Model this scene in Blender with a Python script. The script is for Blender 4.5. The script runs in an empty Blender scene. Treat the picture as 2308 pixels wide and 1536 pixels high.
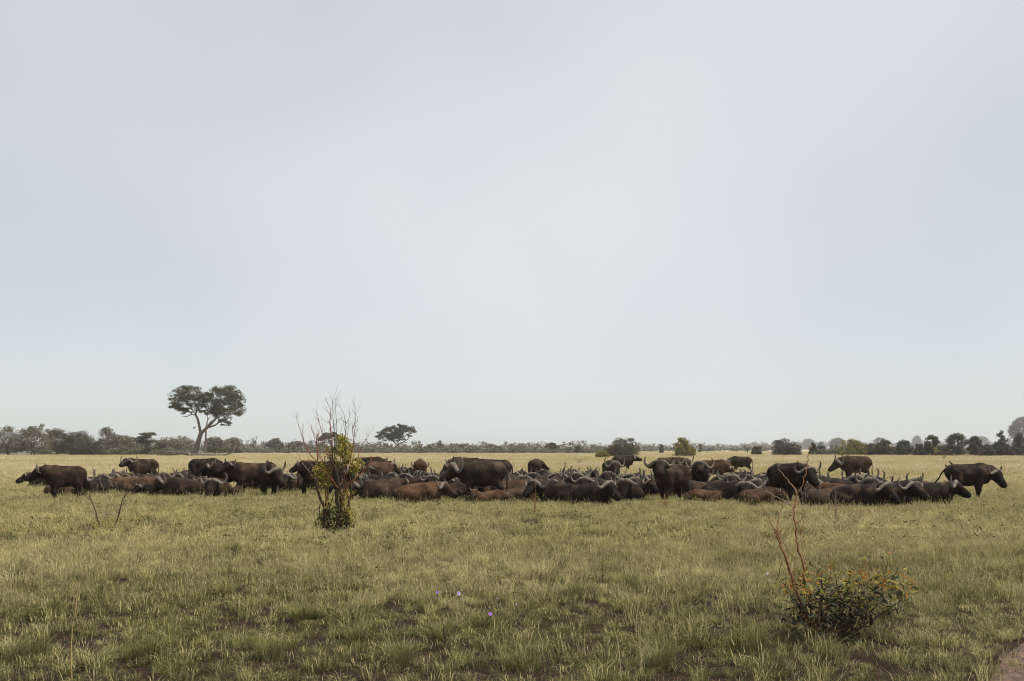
import bpy, math, random
import numpy as np
from mathutils import Matrix, Vector, noise as mnoise

R = math.radians
rng = np.random.default_rng(11)
random.seed(11)
scene = bpy.context.scene
col = scene.collection

# ------------------------------------------------------------------ camera
W, H = 2308.0, 1536.0            # size of the photograph the measurements come from
FPX, CX, HY, CAMH = 2244.0, 1154.0, 1012.0, 2.0   # focal length, centre, horizon row, eye height
cam = bpy.data.cameras.new('camera')
cam.lens = 36.0 * FPX / W
cam.sensor_width = 36.0
cam.shift_y = (HY - H / 2) / W
cam.clip_start = 0.1
cam.clip_end = 9000
camo = bpy.data.objects.new('camera', cam)
camo.location = (0, 0, CAMH)
camo.rotation_euler = (R(90), 0, 0)
col.objects.link(camo)
scene.camera = camo

# ------------------------------------------------------------------ sky and sun
SUN_EL, SUN_AZ = 61.0, -10.0      # azimuth of the sun measured from +X, counter-clockwise
world = bpy.data.worlds.new('World')
scene.world = world
world.use_nodes = True
wn = world.node_tree.nodes; wl = world.node_tree.links
wn.clear()
sky = wn.new('ShaderNodeTexSky')
sky.sky_type = 'NISHITA'
sky.sun_disc = False
sky.sun_elevation = R(SUN_EL)
sky.sun_rotation = R(90 - SUN_AZ)
sky.altitude = 400
sky.air_density = 1.0
sky.dust_density = 1.0
sky.ozone_density = 0.4
tc = wn.new('ShaderNodeTexCoord')
mp = wn.new('ShaderNodeMapping'); mp.inputs['Scale'].default_value = (1.45, 1.0, 1.5); mp.inputs['Location'].default_value = (2.3, 0.3, 0.1)
nz = wn.new('ShaderNodeTexNoise'); nz.inputs['Scale'].default_value = 0.9; nz.inputs['Detail'].default_value = 3.0; nz.inputs['Roughness'].default_value = 0.42
rp = wn.new('ShaderNodeMapRange'); rp.inputs[1].default_value = 0.36; rp.inputs[2].default_value = 0.60; rp.inputs[3].default_value = 0.62; rp.inputs[4].default_value = 0.95
mx = wn.new('ShaderNodeMix'); mx.data_type = 'RGBA'
mx.inputs['B'].default_value = (7.8, 8.1, 8.2, 1)
bg = wn.new('ShaderNodeBackground'); bg.inputs['Strength'].default_value = 0.1
wo = wn.new('ShaderNodeOutputWorld')
wl.new(tc.outputs['Generated'], mp.inputs['Vector']); wl.new(mp.outputs['Vector'], nz.inputs['Vector'])
wl.new(nz.outputs['Fac'], rp.inputs[0]); wl.new(rp.outputs[0], mx.inputs['Factor'])
tn = wn.new('ShaderNodeVectorMath'); tn.operation = 'MULTIPLY'; tn.inputs[1].default_value = (0.97, 1.05, 1.02)
wl.new(sky.outputs[0], tn.inputs[0]); wl.new(tn.outputs[0], mx.inputs['A']); wl.new(mx.outputs['Result'], bg.inputs['Color']); wl.new(bg.outputs[0], wo.inputs[0])

sun = bpy.data.lights.new('sun', 'SUN')
sun.energy = 4.9
sun.angle = R(0.9)
sun.color = (1.0, 0.94, 0.84)
suno = bpy.data.objects.new('sun', sun)
sd = Vector((math.cos(R(SUN_EL)) * math.cos(R(SUN_AZ)), math.cos(R(SUN_EL)) * math.sin(R(SUN_AZ)), math.sin(R(SUN_EL))))
suno.rotation_euler = sd.to_track_quat('Z', 'Y').to_euler()
suno.location = sd * 60
col.objects.link(suno)

vs = scene.view_settings
vs.view_transform = 'Standard'; vs.look = 'None'; vs.exposure = 0.0; vs.gamma = 1.0; vs.use_curve_mapping = False
cy = scene.cycles
cy.use_denoising = True
cy.denoiser = 'OPENIMAGEDENOISE'
cy.denoising_prefilter = 'ACCURATE'
cy.filter_width = 1.1
cy.max_bounces = 6; cy.diffuse_bounces = 3; cy.glossy_bounces = 2; cy.transmission_bounces = 3; cy.volume_bounces = 0; cy.transparent_max_bounces = 8
cy.sample_clamp_indirect = 4.0

# ------------------------------------------------------------------ helpers
def pos(px, gy):
    """Ground point seen at column px, row gy of the photograph."""
    d = CAMH * FPX / (gy - HY)
    return ((px - CX) / FPX * d, d, 0.0)

def lin(r, g, b):
    f = lambda c: ((c / 255 + 0.055) / 1.055) ** 2.4 if c > 10 else c / 255 / 12.92
    return (f(r), f(g), f(b))

def mesh_np(name, verts, faces, smooth=False, mats=()):
    """faces: list of int arrays (n,3) / (n,4)"""
    me = bpy.data.meshes.new(name)
    verts = np.asarray(verts, np.float32)
    if isinstance(faces, np.ndarray): faces = [faces]
    faces = [np.asarray(f, np.int32) for f in faces if len(f)]
    nl = sum(f.size for f in faces); nf = sum(len(f) for f in faces)
    me.vertices.add(len(verts)); me.vertices.foreach_set('co', verts.ravel())
    me.loops.add(nl); me.polygons.add(nf)
    me.loops.foreach_set('vertex_index', np.concatenate([f.ravel() for f in faces]))
    tot = np.concatenate([np.full(len(f), f.shape[1], np.int32) for f in faces])
    me.polygons.foreach_set('loop_start', np.concatenate([[0], np.cumsum(tot)[:-1]]).astype(np.int32))
    me.polygons.foreach_set('loop_total', tot)
    if smooth: me.polygons.foreach_set('use_smooth', np.ones(nf, bool))
    for m in mats: me.materials.append(m)
    me.update(calc_edges=True)
    return me

def attr_f(me, name, vals, domain='POINT'):
    a = me.attributes.new(name, 'FLOAT', domain)
    a.data.foreach_set('value', np.asarray(vals, np.float32).ravel())

def obj(name, me, parent=None, loc=None, mat=None):
    o = bpy.data.objects.new(name, me)
    col.objects.link(o)
    if parent is not None: o.parent = parent
    if loc is not None: o.location = loc
    if mat is not None: o.matrix_local = mat
    return o

def tag(o, label=None, cat=None, group=None, kind=None):
    if label: o['label'] = label
    if cat: o['category'] = cat
    if group: o['group'] = group
    if kind: o['kind'] = kind
    return o

def empty(name, loc, rz=0.0, scale=1.0):
    o = bpy.data.objects.new(name, None)
    o.empty_display_size = 0.2
    o.location = loc; o.rotation_euler = (0, 0, rz); o.scale = (scale,) * 3
    col.objects.link(o)
    return o

def tube(path, radii, n=7, cap=True):
    """tapered tube -> verts, quads, tris, parameter along it"""
    P = np.asarray(path, float); m = len(P)
    T = np.gradient(P, axis=0); T /= np.linalg.norm(T, axis=1)[:, None] + 1e-9
    ref = np.array([0, 0, 1.0]) if abs(T[0][2]) < 0.9 else np.array([1.0, 0, 0])
    U = np.cross(T[0], ref); U /= np.linalg.norm(U)
    V, Q = [], []
    ang = np.linspace(0, 2 * np.pi, n, endpoint=False)
    for i in range(m):
        U = U - T[i] * U.dot(T[i]); U /= np.linalg.norm(U) + 1e-9
        B = np.cross(T[i], U)
        V.append(P[i] + radii[i] * (np.cos(ang)[:, None] * U + np.sin(ang)[:, None] * B))
    V = np.concatenate(V)
    for i in range(m - 1):
        a = i * n + np.arange(n); b = i * n + (np.arange(n) + 1) % n
        Q.append(np.stack([a, b, b + n, a + n], 1))
    Q = np.concatenate(Q)
    tris = np.zeros((0, 3), int)
    if cap:
        V = np.concatenate([V, P[:1], P[-1:]])
        c0, c1 = len(V) - 2, len(V) - 1
        a = np.arange(n); b = (a + 1) % n
        tris = np.concatenate([np.stack([np.full(n, c0), b, a], 1), np.stack([np.full(n, c1), (m - 1) * n + a, (m - 1) * n + b], 1)])
    return V, Q, tris

class Acc:
    def __init__(s): s.v, s.q, s.t, s.n = [], [], [], 0
    def add(s, V, Q=None, T=None):
        V = np.asarray(V, float)
        s.v.append(V)
        if Q is not None and len(Q): s.q.append(np.asarray(Q) + s.n)
        if T is not None and len(T): s.t.append(np.asarray(T) + s.n)
        s.n += len(V)
    def tube(s, path, radii, n=6): s.add(*tube(path, radii, n))
    def box(s, c, d, rz=0):
        x, y, z = np.meshgrid([-.5, .5], [-.5, .5], [-.5, .5], indexing='ij')
        V = np.stack([x.ravel() * d[0], y.ravel() * d[1], z.ravel() * d[2]], 1)
        ca, sa = math.cos(rz), math.sin(rz)
        V = np.stack([V[:, 0] * ca - V[:, 1] * sa, V[:, 0] * sa + V[:, 1] * ca, V[:, 2]], 1) + np.array(c)
        s.add(V, np.array([[0, 1, 3, 2], [4, 6, 7, 5], [0, 4, 5, 1], [2, 3, 7, 6], [0, 2, 6, 4], [1, 5, 7, 3]]))
    def mesh(s, name, mat, smooth=False):
        f = []
        if s.q: f.append(np.concatenate(s.q))
        if s.t: f.append(np.concatenate(s.t))
        return mesh_np(name, np.concatenate(s.v), f, smooth, [mat])

def smoothpath(pts, n):
    """Catmull-Rom through pts, n samples per span; pts may carry extra columns (radius)"""
    P = np.asarray(pts, float)
    P = np.concatenate([[2 * P[0] - P[1]], P, [2 * P[-1] - P[-2]]])
    out = []
    for i in range(1, len(P) - 2):
        for t in np.linspace(0, 1, n, endpoint=False):
            a, b, c, d = P[i - 1], P[i], P[i + 1], P[i + 2]
            out.append(0.5 * ((2 * b) + (c - a) * t + (2 * a - 5 * b + 4 * c - d) * t * t + (3 * b - a - 3 * c + d) * t ** 3))
    out.append(P[-2])
    return np.array(out)

# ------------------------------------------------------------------ materials
def new_mat(name):
    m = bpy.data.materials.new(name); m.use_nodes = True
    nt = m.node_tree; nt.nodes.clear()
    out = nt.nodes.new('ShaderNodeOutputMaterial')
    return m, nt, out

def N(nt, typ, **kw):
    n = nt.nodes.new(typ)
    for k, v in kw.items():
        if k in ('data_type', 'attribute_type', 'attribute_name', 'operation', 'blend_type', 'interpolation_type'): setattr(n, k, v)
        else: n.inputs[k.replace('_', ' ')].default_value = v
    return n

def ramp(nt, stops):
    n = nt.nodes.new('ShaderNodeValToRGB')
    e = n.color_ramp.elements
    while len(e) < len(stops): e.new(0.5)
    for el, (p, c) in zip(e, stops): el.position = p; el.color = (*c, 1)
    return n

def leaf_mat(name, stops, trans=0.35, rough=0.6, tint_attr=False):
    m, nt, out = new_mat(name)
    L = nt.links.new
    geo = nt.nodes.new('ShaderNodeNewGeometry')
    r = ramp(nt, stops)
    L(geo.outputs['Random Per Island'], r.inputs[0])
    c = r.outputs[0]
    pb = N(nt, 'ShaderNodeBsdfPrincipled', Roughness=rough)
    pb.inputs['Specular IOR Level'].default_value = 0.25
    L(c, pb.inputs['Base Color'])
    tr = nt.nodes.new('ShaderNodeBsdfTranslucent'); L(c, tr.inputs['Color'])
    ms = nt.nodes.new('ShaderNodeMixShader'); ms.inputs[0].default_value = trans
    L(pb.outputs[0], ms.inputs[1]); L(tr.outputs[0], ms.inputs[2]); L(ms.outputs[0], out.inputs[0])
    return m

def bark_mat(name, c0, c1, scale=8.0, rough=0.85):
    m, nt, out = new_mat(name)
    L = nt.links.new
    t = nt.nodes.new('ShaderNodeTexCoord')
    nz = N(nt, 'ShaderNodeTexNoise', Scale=scale, Detail=5.0)
    r = ramp(nt, [(0.3, c0), (0.7, c1)])
    pb = N(nt, 'ShaderNodeBsdfPrincipled', Roughness=rough)
    bp = N(nt, 'ShaderNodeBump', Strength=0.5, Distance=0.02)
    L(t.outputs['Object'], nz.inputs['Vector']); L(nz.outputs['Fac'], r.inputs[0]); L(r.outputs[0], pb.inputs['Base Color'])
    L(nz.outputs['Fac'], bp.inputs['Height']); L(bp.outputs[0], pb.inputs['Normal']); L(pb.outputs[0], out.inputs[0])
    return m

def plain_mat(name, c, rough=0.7, var=0.25, scale=6.0):
    return bark_mat(name, tuple(x * (1 - var) for x in c), tuple(x * (1 + var) for x in c), scale, rough)

# grass: colour comes from an attribute carried by each tuft
def grass_mat(name, trans=0.26):
    m, nt, out = new_mat(name)
    L = nt.links.new
    at = N(nt, 'ShaderNodeAttribute', attribute_type='INSTANCER', attribute_name='tint')
    geo = nt.nodes.new('ShaderNodeNewGeometry')
    h = N(nt, 'ShaderNodeAttribute', attribute_type='GEOMETRY', attribute_name='dry')
    mr = N(nt, 'ShaderNodeMapRange'); mr.inputs[3].default_value = 0.45; mr.inputs[4].default_value = 1.5
    L(geo.outputs['Random Per Island'], mr.inputs[0])
    mul = N(nt, 'ShaderNodeVectorMath', operation='SCALE')
    L(at.outputs['Color'], mul.inputs[0]); L(mr.outputs[0], mul.inputs['Scale'])
    mixd = N(nt, 'ShaderNodeMix', data_type='RGBA'); mixd.inputs['B'].default_value = (0.50, 0.42, 0.215, 1)
    L(h.outputs['Fac'], mixd.inputs['Factor']); L(mul.outputs[0], mixd.inputs['A'])
    pb = N(nt, 'ShaderNodeBsdfPrincipled', Roughness=0.6)
    pb.inputs['Specular IOR Level'].default_value = 0.04
    L(mixd.outputs['Result'], pb.inputs['Base Color'])
    tr = nt.nodes.new('ShaderNodeBsdfTranslucent'); L(mixd.outputs['Result'], tr.inputs['Color'])
    ms = nt.nodes.new('ShaderNodeMixShader'); ms.inputs[0].default_value = trans
    L(pb.outputs[0], ms.inputs[1]); L(tr.outputs[0], ms.inputs[2]); L(ms.outputs[0], out.inputs[0])
    return m
M_GRASS = grass_mat('grass_blade')

def ground_mat():
    m, nt, out = new_mat('savanna_ground')
    L = nt.links.new
    geo = nt.nodes.new('ShaderNodeNewGeometry')
    sep = nt.nodes.new('ShaderNodeSeparateXYZ'); L(geo.outputs['Position'], sep.inputs[0])
    n1 = N(nt, 'ShaderNodeTexNoise', Scale=1.3, Detail=6.0, Roughness=0.6)
    n2 = N(nt, 'ShaderNodeTexNoise', Scale=9.0, Detail=5.0, Roughness=0.65)
    n3 = N(nt, 'ShaderNodeTexNoise', Scale=0.05, Detail=4.0)
    for n in (n1, n2, n3): L(geo.outputs['Position'], n.inputs['Vector'])
    soil = ramp(nt, [(0.3, (0.012, 0.008, 0.006)), (0.5, (0.024, 0.0145, 0.0095)), (0.75, (0.055, 0.029, 0.017))])
    L(n2.outputs['Fac'], soil.inputs[0])
    thatch = ramp(nt, [(0.3, (0.30, 0.25, 0.145)), (0.7, (0.52, 0.44, 0.29))])
    L(n3.outputs['Fac'], thatch.inputs[0])
    # thatch of old straw lies over the soil wherever the grass is close: everywhere but near the track
    mr = N(nt, 'ShaderNodeMapRange'); mr.inputs[1].default_value = 14.0; mr.inputs[2].default_value = 70.0
    mr.inputs[3].default_value = -0.25; mr.inputs[4].default_value = 1.0
    L(sep.outputs['Y'], mr.inputs[0])
    ad = N(nt, 'ShaderNodeMath', operation='MULTIPLY_ADD'); ad.inputs[1].default_value = 1.1; L(n1.outputs['Fac'], ad.inputs[0])
    sb = N(nt, 'ShaderNodeMath', operation='SUBTRACT'); sb.inputs[1].default_value = 0.55
    L(mr.outputs[0], ad.inputs[2]); L(ad.outputs[0], sb.inputs[0])
    sb.use_clamp = True
    mx = N(nt, 'ShaderNodeMix', data_type='RGBA')
    L(sb.outputs[0], mx.inputs['Factor']); L(soil.outputs[0], mx.inputs['A']); L(thatch.outputs[0], mx.inputs['B'])
    pb = N(nt, 'ShaderNodeBsdfPrincipled', Roughness=0.95)
    pb.inputs['Specular IOR Level'].default_value = 0.1
    bp = N(nt, 'ShaderNodeBump', Strength=0.6, Distance=0.03); L(n2.outputs['Fac'], bp.inputs['Height']); L(bp.outputs[0], pb.inputs['Normal'])
    L(mx.outputs['Result'], pb.inputs['Base Color']); L(pb.outputs[0], out.inputs[0])
    return m

def hide_mat():
    m, nt, out = new_mat('buffalo_hide')
    L = nt.links.new
    t = nt.nodes.new('ShaderNodeTexCoord'); oi = nt.nodes.new('ShaderNodeObjectInfo')
    dk = N(nt, 'ShaderNodeAttribute', attribute_type='GEOMETRY', attribute_name='dk')
    dust = N(nt, 'ShaderNodeAttribute', attribute_type='GEOMETRY', attribute_name='dust')
    off = N(nt, 'ShaderNodeVectorMath', operation='SCALE'); off.inputs[0].default_value = (31, 17, 9); L(oi.outputs['Random'], off.inputs['Scale'])
    ad = N(nt, 'ShaderNodeVectorMath', operation='ADD'); L(t.outputs['Object'], ad.inputs[0]); L(off.outputs[0], ad.inputs[1])
    n1 = N(nt, 'ShaderNodeTexNoise', Scale=2.6, Detail=6.0, Roughness=0.62); L(ad.outputs[0], n1.inputs['Vector'])
    st = N(nt, 'ShaderNodeMapping'); st.inputs['Scale'].default_value = (26, 30, 7); L(ad.outputs[0], st.inputs['Vector'])
    n2 = N(nt, 'ShaderNodeTexNoise', Scale=1.0, Detail=4.0, Roughness=0.7); L(st.outputs[0], n2.inputs['Vector'])
    v = N(nt, 'ShaderNodeMapRange'); v.inputs[1].default_value = 0.3; v.inputs[2].default_value = 0.7; v.inputs[3].default_value = 0.38; v.inputs[4].default_value = 1.75
    L(n1.outputs['Fac'], v.inputs[0])
    v2 = N(nt, 'ShaderNodeMapRange'); v2.inputs[1].default_value = 0.3; v2.inputs[2].default_value = 0.7; v2.inputs[3].default_value = 0.7; v2.inputs[4].default_value = 1.3
    L(n2.outputs['Fac'], v2.inputs[0])
    mm = N(nt, 'ShaderNodeMath', operation='MULTIPLY'); L(v.outputs[0], mm.inputs[0]); L(v2.outputs[0], mm.inputs[1])
    sc = N(nt, 'ShaderNodeVectorMath', operation='SCALE'); L(oi.outputs['Color'], sc.inputs[0]); L(mm.outputs[0], sc.inputs['Scale'])
    # dried mud and dust clinging in patches
    dm = N(nt, 'ShaderNodeMath', operation='MULTIPLY'); L(dust.outputs['Fac'], dm.inputs[0])
    pr = N(nt, 'ShaderNodeMapRange'); pr.inputs[1].default_value = 0.50; pr.inputs[2].default_value = 0.64; L(n1.outputs['Fac'], pr.inputs[0]); L(pr.outputs[0], dm.inputs[1])
    mxd = N(nt, 'ShaderNodeMix', data_type='RGBA'); mxd.inputs['B'].default_value = (0.095, 0.064, 0.040, 1)
    L(dm.outputs[0], mxd.inputs['Factor']); L(sc.outputs[0], mxd.inputs['A'])
    mx = N(nt, 'ShaderNodeMix', data_type='RGBA'); mx.inputs['B'].default_value = (0.008, 0.0062, 0.0058, 1)
    L(dk.outputs['Fac'], mx.inputs['Factor']); L(mxd.outputs['Result'], mx.inputs['A'])
    pb = N(nt, 'ShaderNodeBsdfPrincipled', Roughness=0.75)
    pb.inputs['Specular IOR Level'].default_value = 0.07
    bp = N(nt, 'ShaderNodeBump', Strength=0.55, Distance=0.012); L(n2.outputs['Fac'], bp.inputs['Height'])
    bp2 = N(nt, 'ShaderNodeBump', Strength=0.5, Distance=0.05); L(n1.outputs['Fac'], bp2.inputs['Height']); L(bp.outputs[0], bp2.inputs['Normal'])
    L(bp2.outputs[0], pb.inputs['Normal'])
    L(mx.outputs['Result'], pb.inputs['Base Color']); L(pb.outputs[0], out.inputs[0])
    return m

def horn_mat():
    m, nt, out = new_mat('horn')
    L = nt.links.new
    a = N(nt, 'ShaderNodeAttribute', attribute_type='GEOMETRY', attribute_name='along')
    t = nt.nodes.new('ShaderNodeTexCoord')
    nz = N(nt, 'ShaderNodeTexNoise', Scale=22.0, Detail=5.0); L(t.outputs['Object'], nz.inputs['Vector'])
    r = ramp(nt, [(0.0, (0.125, 0.096, 0.072)), (0.3, (0.165, 0.135, 0.108)), (0.75, (0.15, 0.125, 0.104)), (1.0, (0.03, 0.025, 0.023))])
    L(a.outputs['Fac'], r.inputs[0])
    mr = N(nt, 'ShaderNodeMapRange'); mr.inputs[1].default_value = 0.3; mr.inputs[2].default_value = 0.7; mr.inputs[3].default_value = 0.6; mr.inputs[4].default_value = 1.35
    L(nz.outputs['Fac'], mr.inputs[0])
    sc = N(nt, 'ShaderNodeVectorMath', operation='SCALE'); L(r.outputs[0], sc.inputs[0]); L(mr.outputs[0], sc.inputs['Scale'])
    pb = N(nt, 'ShaderNodeBsdfPrincipled', Roughness=0.7)
    pb.inputs['Specular IOR Level'].default_value = 0.15
    bp = N(nt, 'ShaderNodeBump', Strength=0.6, Distance=0.01); L(nz.outputs['Fac'], bp.inputs['Height']); L(bp.outputs[0], pb.inputs['Normal'])
    L(sc.outputs[0], pb.inputs['Base Color']); L(pb.outputs[0], out.inputs[0])
    return m

M_HIDE, M_HORN = hide_mat(), horn_mat()
M_EYE = plain_mat('eye', (0.012, 0.009, 0.008), 0.12, 0.1)
M_NOSE = plain_mat('wet_nose', (0.11, 0.095, 0.088), 0.25, 0.25, 30)  # grey nose pad, lightened so its highlight is part of the colour
M_EAR = plain_mat('ear_hide', (0.028, 0.02, 0.016), 0.8, 0.3, 10)
M_SOIL = None

# ------------------------------------------------------------------ ground
def ground_h(x, y):
    f = max(0.0, min(1.0, (34 - y) / 14)) * max(0.0, min(1.0, (24 - abs(x)) / 8)) * max(0.0, min(1.0, (y + 2) / 4))
    if f <= 0: return 0.0
    return f * (0.05 * mnoise.noise((x * 0.35, y * 0.35, 3.0)) + 0.025 * mnoise.noise((x * 1.7, y * 1.7, 9.0)))

ys = np.concatenate([np.array([-400, -120, -40, -15]), np.arange(-6, 34.1, 0.4), np.geomspace(35, 4500, 40)])
xs = np.concatenate([-np.geomspace(3500, 25, 26), np.arange(-24, 24.1, 0.4), np.geomspace(25, 3500, 26)])
X, Y = np.meshgrid(xs, ys)
Z = np.array([[ground_h(x, y) for x in xs] for y in ys])
V = np.stack([X.ravel(), Y.ravel(), Z.ravel()], 1)
nx, ny = len(xs), len(ys)
i, j = np.meshgrid(np.arange(nx - 1), np.arange(ny - 1))
a = (j * nx + i).ravel()
M_GROUND = ground_mat()
g = obj('ground', mesh_np('ground', V, np.stack([a, a + 1, a + nx + 1, a + nx], 1), True, [M_GROUND]))
tag(g, kind='structure')

# worn dirt track in the near right corner
def track_x(y):   # left edge of the track
    return 4.02 + (y - 8.5) * 0.70 + 0.06 * math.sin(y * 3.1) + 0.03 * math.sin(y * 8.3 + 1)
m, nt, out = new_mat('dirt_track')
L = nt.links.new
geo = nt.nodes.new('ShaderNodeNewGeometry')
n2 = N(nt, 'ShaderNodeTexNoise', Scale=7.0, Detail=7.0, Roughness=0.65); L(geo.outputs['Position'], n2.inputs['Vector'])
rr = ramp(nt, [(0.3, (0.03, 0.018, 0.012)), (0.5, (0.10, 0.056, 0.036)), (0.72, (0.19, 0.115, 0.076))]); L(n2.outputs['Fac'], rr.inputs[0])
pb = N(nt, 'ShaderNodeBsdfPrincipled', Roughness=0.95); L(rr.outputs[0], pb.inputs['Base Color'])
bp = N(nt, 'ShaderNodeBump', Strength=0.8, Distance=0.03); L(n2.outputs['Fac'], bp.inputs['Height']); L(bp.outputs[0], pb.inputs['Normal'])
L(pb.outputs[0], out.inputs[0])
M_DIRT = m
ty = np.arange(1.0, 26, 0.2); tw = np.linspace(0, 1, 16)
V = []
for y in ty:
    for w in tw:
        x = track_x(y) + w * 2.6 + (0.07 * math.sin(y * 5 + 2) if w == 1 else 0)
        V.append((x, y, ground_h(x, y) + 0.02 - 0.016 * (w == 0 or w == 1)))
i, j = np.meshgrid(np.arange(15), np.arange(len(ty) - 1)); a = (j * 16 + i).ravel()
tag(obj('dirt_track', mesh_np('dirt_track', np.array(V), np.stack([a, a + 1, a + 17, a + 16], 1), True, [M_DIRT])), kind='structure')

# ------------------------------------------------------------------ grass (uncountable): tufts spread by geometry nodes
def tuft_mesh(name, n, hmin, hmax, spread, width, lean, dry, seed, heads=0.0):
    r = np.random.default_rng(seed)
    A = Acc(); dr = []
    for k in range(n):
        ang = r.uniform(0, 2 * np.pi); rad = spread * math.sqrt(r.uniform()) 
        bx, by = rad * math.cos(ang), rad * math.sin(ang)
        h = r.uniform(hmin, hmax); la = ang + r.normal(0, 0.8); ln = h * lean * r.uniform(0.3, 1.3)
        dx, dy = math.cos(la), math.sin(la); wx, wy = -dy * width / 2, dx * width / 2
        fr = r.uniform(0.6, 1.2)
        tw = r.uniform(-0.8, 0.8); cx, cyy = math.cos(tw), math.sin(tw)
        wx, wy = wx * cx - wy * cyy, wx * cyy + wy * cx
        wx *= fr; wy *= fr
        p0 = np.array([bx, by, -0.02]); p1 = np.array([bx + dx * ln * 0.3, by + dy * ln * 0.3, h * 0.55]); p2 = np.array([bx + dx * ln, by + dy * ln, h * (1 - 0.25 * lean)])
        w = np.array([wx, wy, 0])
        A.add([p0 - w, p0 + w, p1 + w * 0.8, p1 - w * 0.8, p2], [[0, 1, 2, 3]], [[3, 2, 4]])
        d = 1.0 if r.uniform() < dry else r.uniform(0, 0.25)
        dr += [d] * 5
        if r.uniform() < heads:
            s = width * 2.2
            p3 = p2 + np.array([dx * 0.02, dy * 0.02, h * 0.22])
            A.add([p2 + np.array([s * 0.5, 0, 0]), p2 + np.array([-s * .5, 0, 0]), p3 + np.array([0, 0, 0]), p2 + np.array([0, 0, -h * 0.06])], [[0, 2, 1, 3]])
            dr += [0.85] * 4
    me = A.mesh(name, M_GRASS)
    attr_f(me, 'dry', dr)
    return me

def weed_mesh(name, n, seed):
    r = np.random.default_rng(seed); A = Acc(); dr = []
    for k in range(n):
        ang = r.uniform(0, 6.28); rad = 0.14 * math.sqrt(r.uniform()); z = r.uniform(0.02, 0.17)
        c = np.array([rad * math.cos(ang), rad * math.sin(ang), z])
        a2 = ang + r.normal(0, 0.7); d = np.array([math.cos(a2), math.sin(a2), r.uniform(-0.2, 0.5)]); w = np.array([-math.sin(a2), math.cos(a2), r.normal(0, .3)])
        l = r.uniform(0.03, 0.06)
        A.add([c, c + d * l * .5 + w * l * .28, c + d * l, c + d * l * .5 - w * l * .28], [[0, 1, 2, 3]])
        dr += [r.uniform(0, .2)] * 4
    me = A.mesh(name, M_GRASS); attr_f(me, 'dry', dr); return me

tufts = []
tufts.append(tuft_mesh('t00', 75, 0.05, 0.19, 0.07, 0.0052, 1.2, 0.10, 1))          # dense green tuft
tufts.append(tuft_mesh('t01', 75, 0.04, 0.14, 0.09, 0.0055, 1.4, 0.15, 2))
tufts.append(tuft_mesh('t02', 56, 0.07, 0.28, 0.11, 0.0048, 1.0, 0.26, 3, 0.12))     # fine upright grass
tufts.append(tuft_mesh('t03', 60, 0.03, 0.10, 0.16, 0.006, 0.9, 0.2, 4))             # short cover
tufts.append(weed_mesh('t04', 46, 5))                                               # broad leaved weed
tufts.append(tuft_mesh('t05', 130, 0.06, 0.22, 0.26, 0.009, 1.0, 0.22, 6, 0.05))    # mid distance clump
tufts.append(tuft_mesh('t06', 130, 0.08, 0.34, 0.28, 0.009, 0.9, 0.36, 7, 0.12))
tufts.append(tuft_mesh('t07', 110, 0.16, 0.42, 0.80, 0.022, 0.5, 0.15, 8, 0.2))       # far clump
tufts.append(tuft_mesh('t08', 110, 0.14, 0.36, 0.80, 0.022, 0.6, 0.12, 9, 0.1))
tufts.append(tuft_mesh('t09', 120, 0.14, 0.40, 0.10, 0.0048, 0.75, 0.08, 10))        # big soft bunch
tufts.append(tuft_mesh('t10', 8, 0.25, 0.62, 0.10, 0.0045, 0.35, 0.8, 11, 0.7))      # sparse dry stalks
tcol = bpy.data.collections.new('grass_tuft_shapes')
for me in tufts:
    tcol.objects.link(bpy.data.objects.new(me.name, me))

def nval(x, y, s, o):
    return mnoise.noise((x * s, y * s, o))

def scatter(d0, d1, dens, margin=1.16):
    """points between distances d0 and d1 inside the widened view wedge"""
    hw = 0.5 * W / FPX * margin
    n = int(hw * (d1 * d1 - d0 * d0) * dens)
    d = np.sqrt(rng.uniform(d0 * d0, d1 * d1, n))
    return np.stack([rng.uniform(-hw, hw, n) * d, d], 1)

C_OLIVE, C_GREEN, C_DARK = np.array([0.218, 0.200, 0.062]), np.array([0.104, 0.110, 0.029]), np.array([0.042, 0.049, 0.014])
C_STRAW, C_PALE, C_SAGE = np.array([0.43, 0.375, 0.185]), np.array([0.70, 0.605, 0.47]), np.array([0.180, 0.180, 0.072])

P, IDX, ROT, SCL, TIN = [], [], [], [], []
def put(x, y, idx, s, c, sz=None):
    P.append((x, y, ground_h(x, y) if y < 35 else 0.0)); IDX.append(idx)
    ROT.append((rng.normal(0, .08), rng.normal(0, .08), rng.uniform(0, 6.283)))
    SCL.append((s, s, sz if sz is not None else s)); TIN.append(np.clip(c, 0, 1))

def fieldcol(x, y, d):
    """mean colour of the grass: green and short near the track, straw mixed in further out, dry field beyond the herd"""
    big = nval(x, y, 0.16, 1.0); small = 0.7 * nval(x, y, 0.6, 5.0) + 0.9 * nval(x, y, 1.9, 6.0)
    near = C_GREEN * (1 - np.clip((d - 9) / 12, 0, 1)) + C_OLIVE * np.clip((d - 9) / 12, 0, 1)
    k = np.clip(0.02 + 0.9 * big + 0.45 * small + np.clip((d - 9) / 12, 0, 0.30), 0, 0.8)
    c = near * (1 - k) + C_STRAW * k
    herd = math.exp(-((d - 37) / 6.0) ** 2)
    c = c * (1 - 0.6 * herd) + np.array([0.20, 0.205, 0.075]) * 0.6 * herd
    return c * max(.3, 1 + 0.75 * nval(x, y, 2.6, 12.0) + 0.4 * nval(x, y, 0.45, 14.0))

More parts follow.
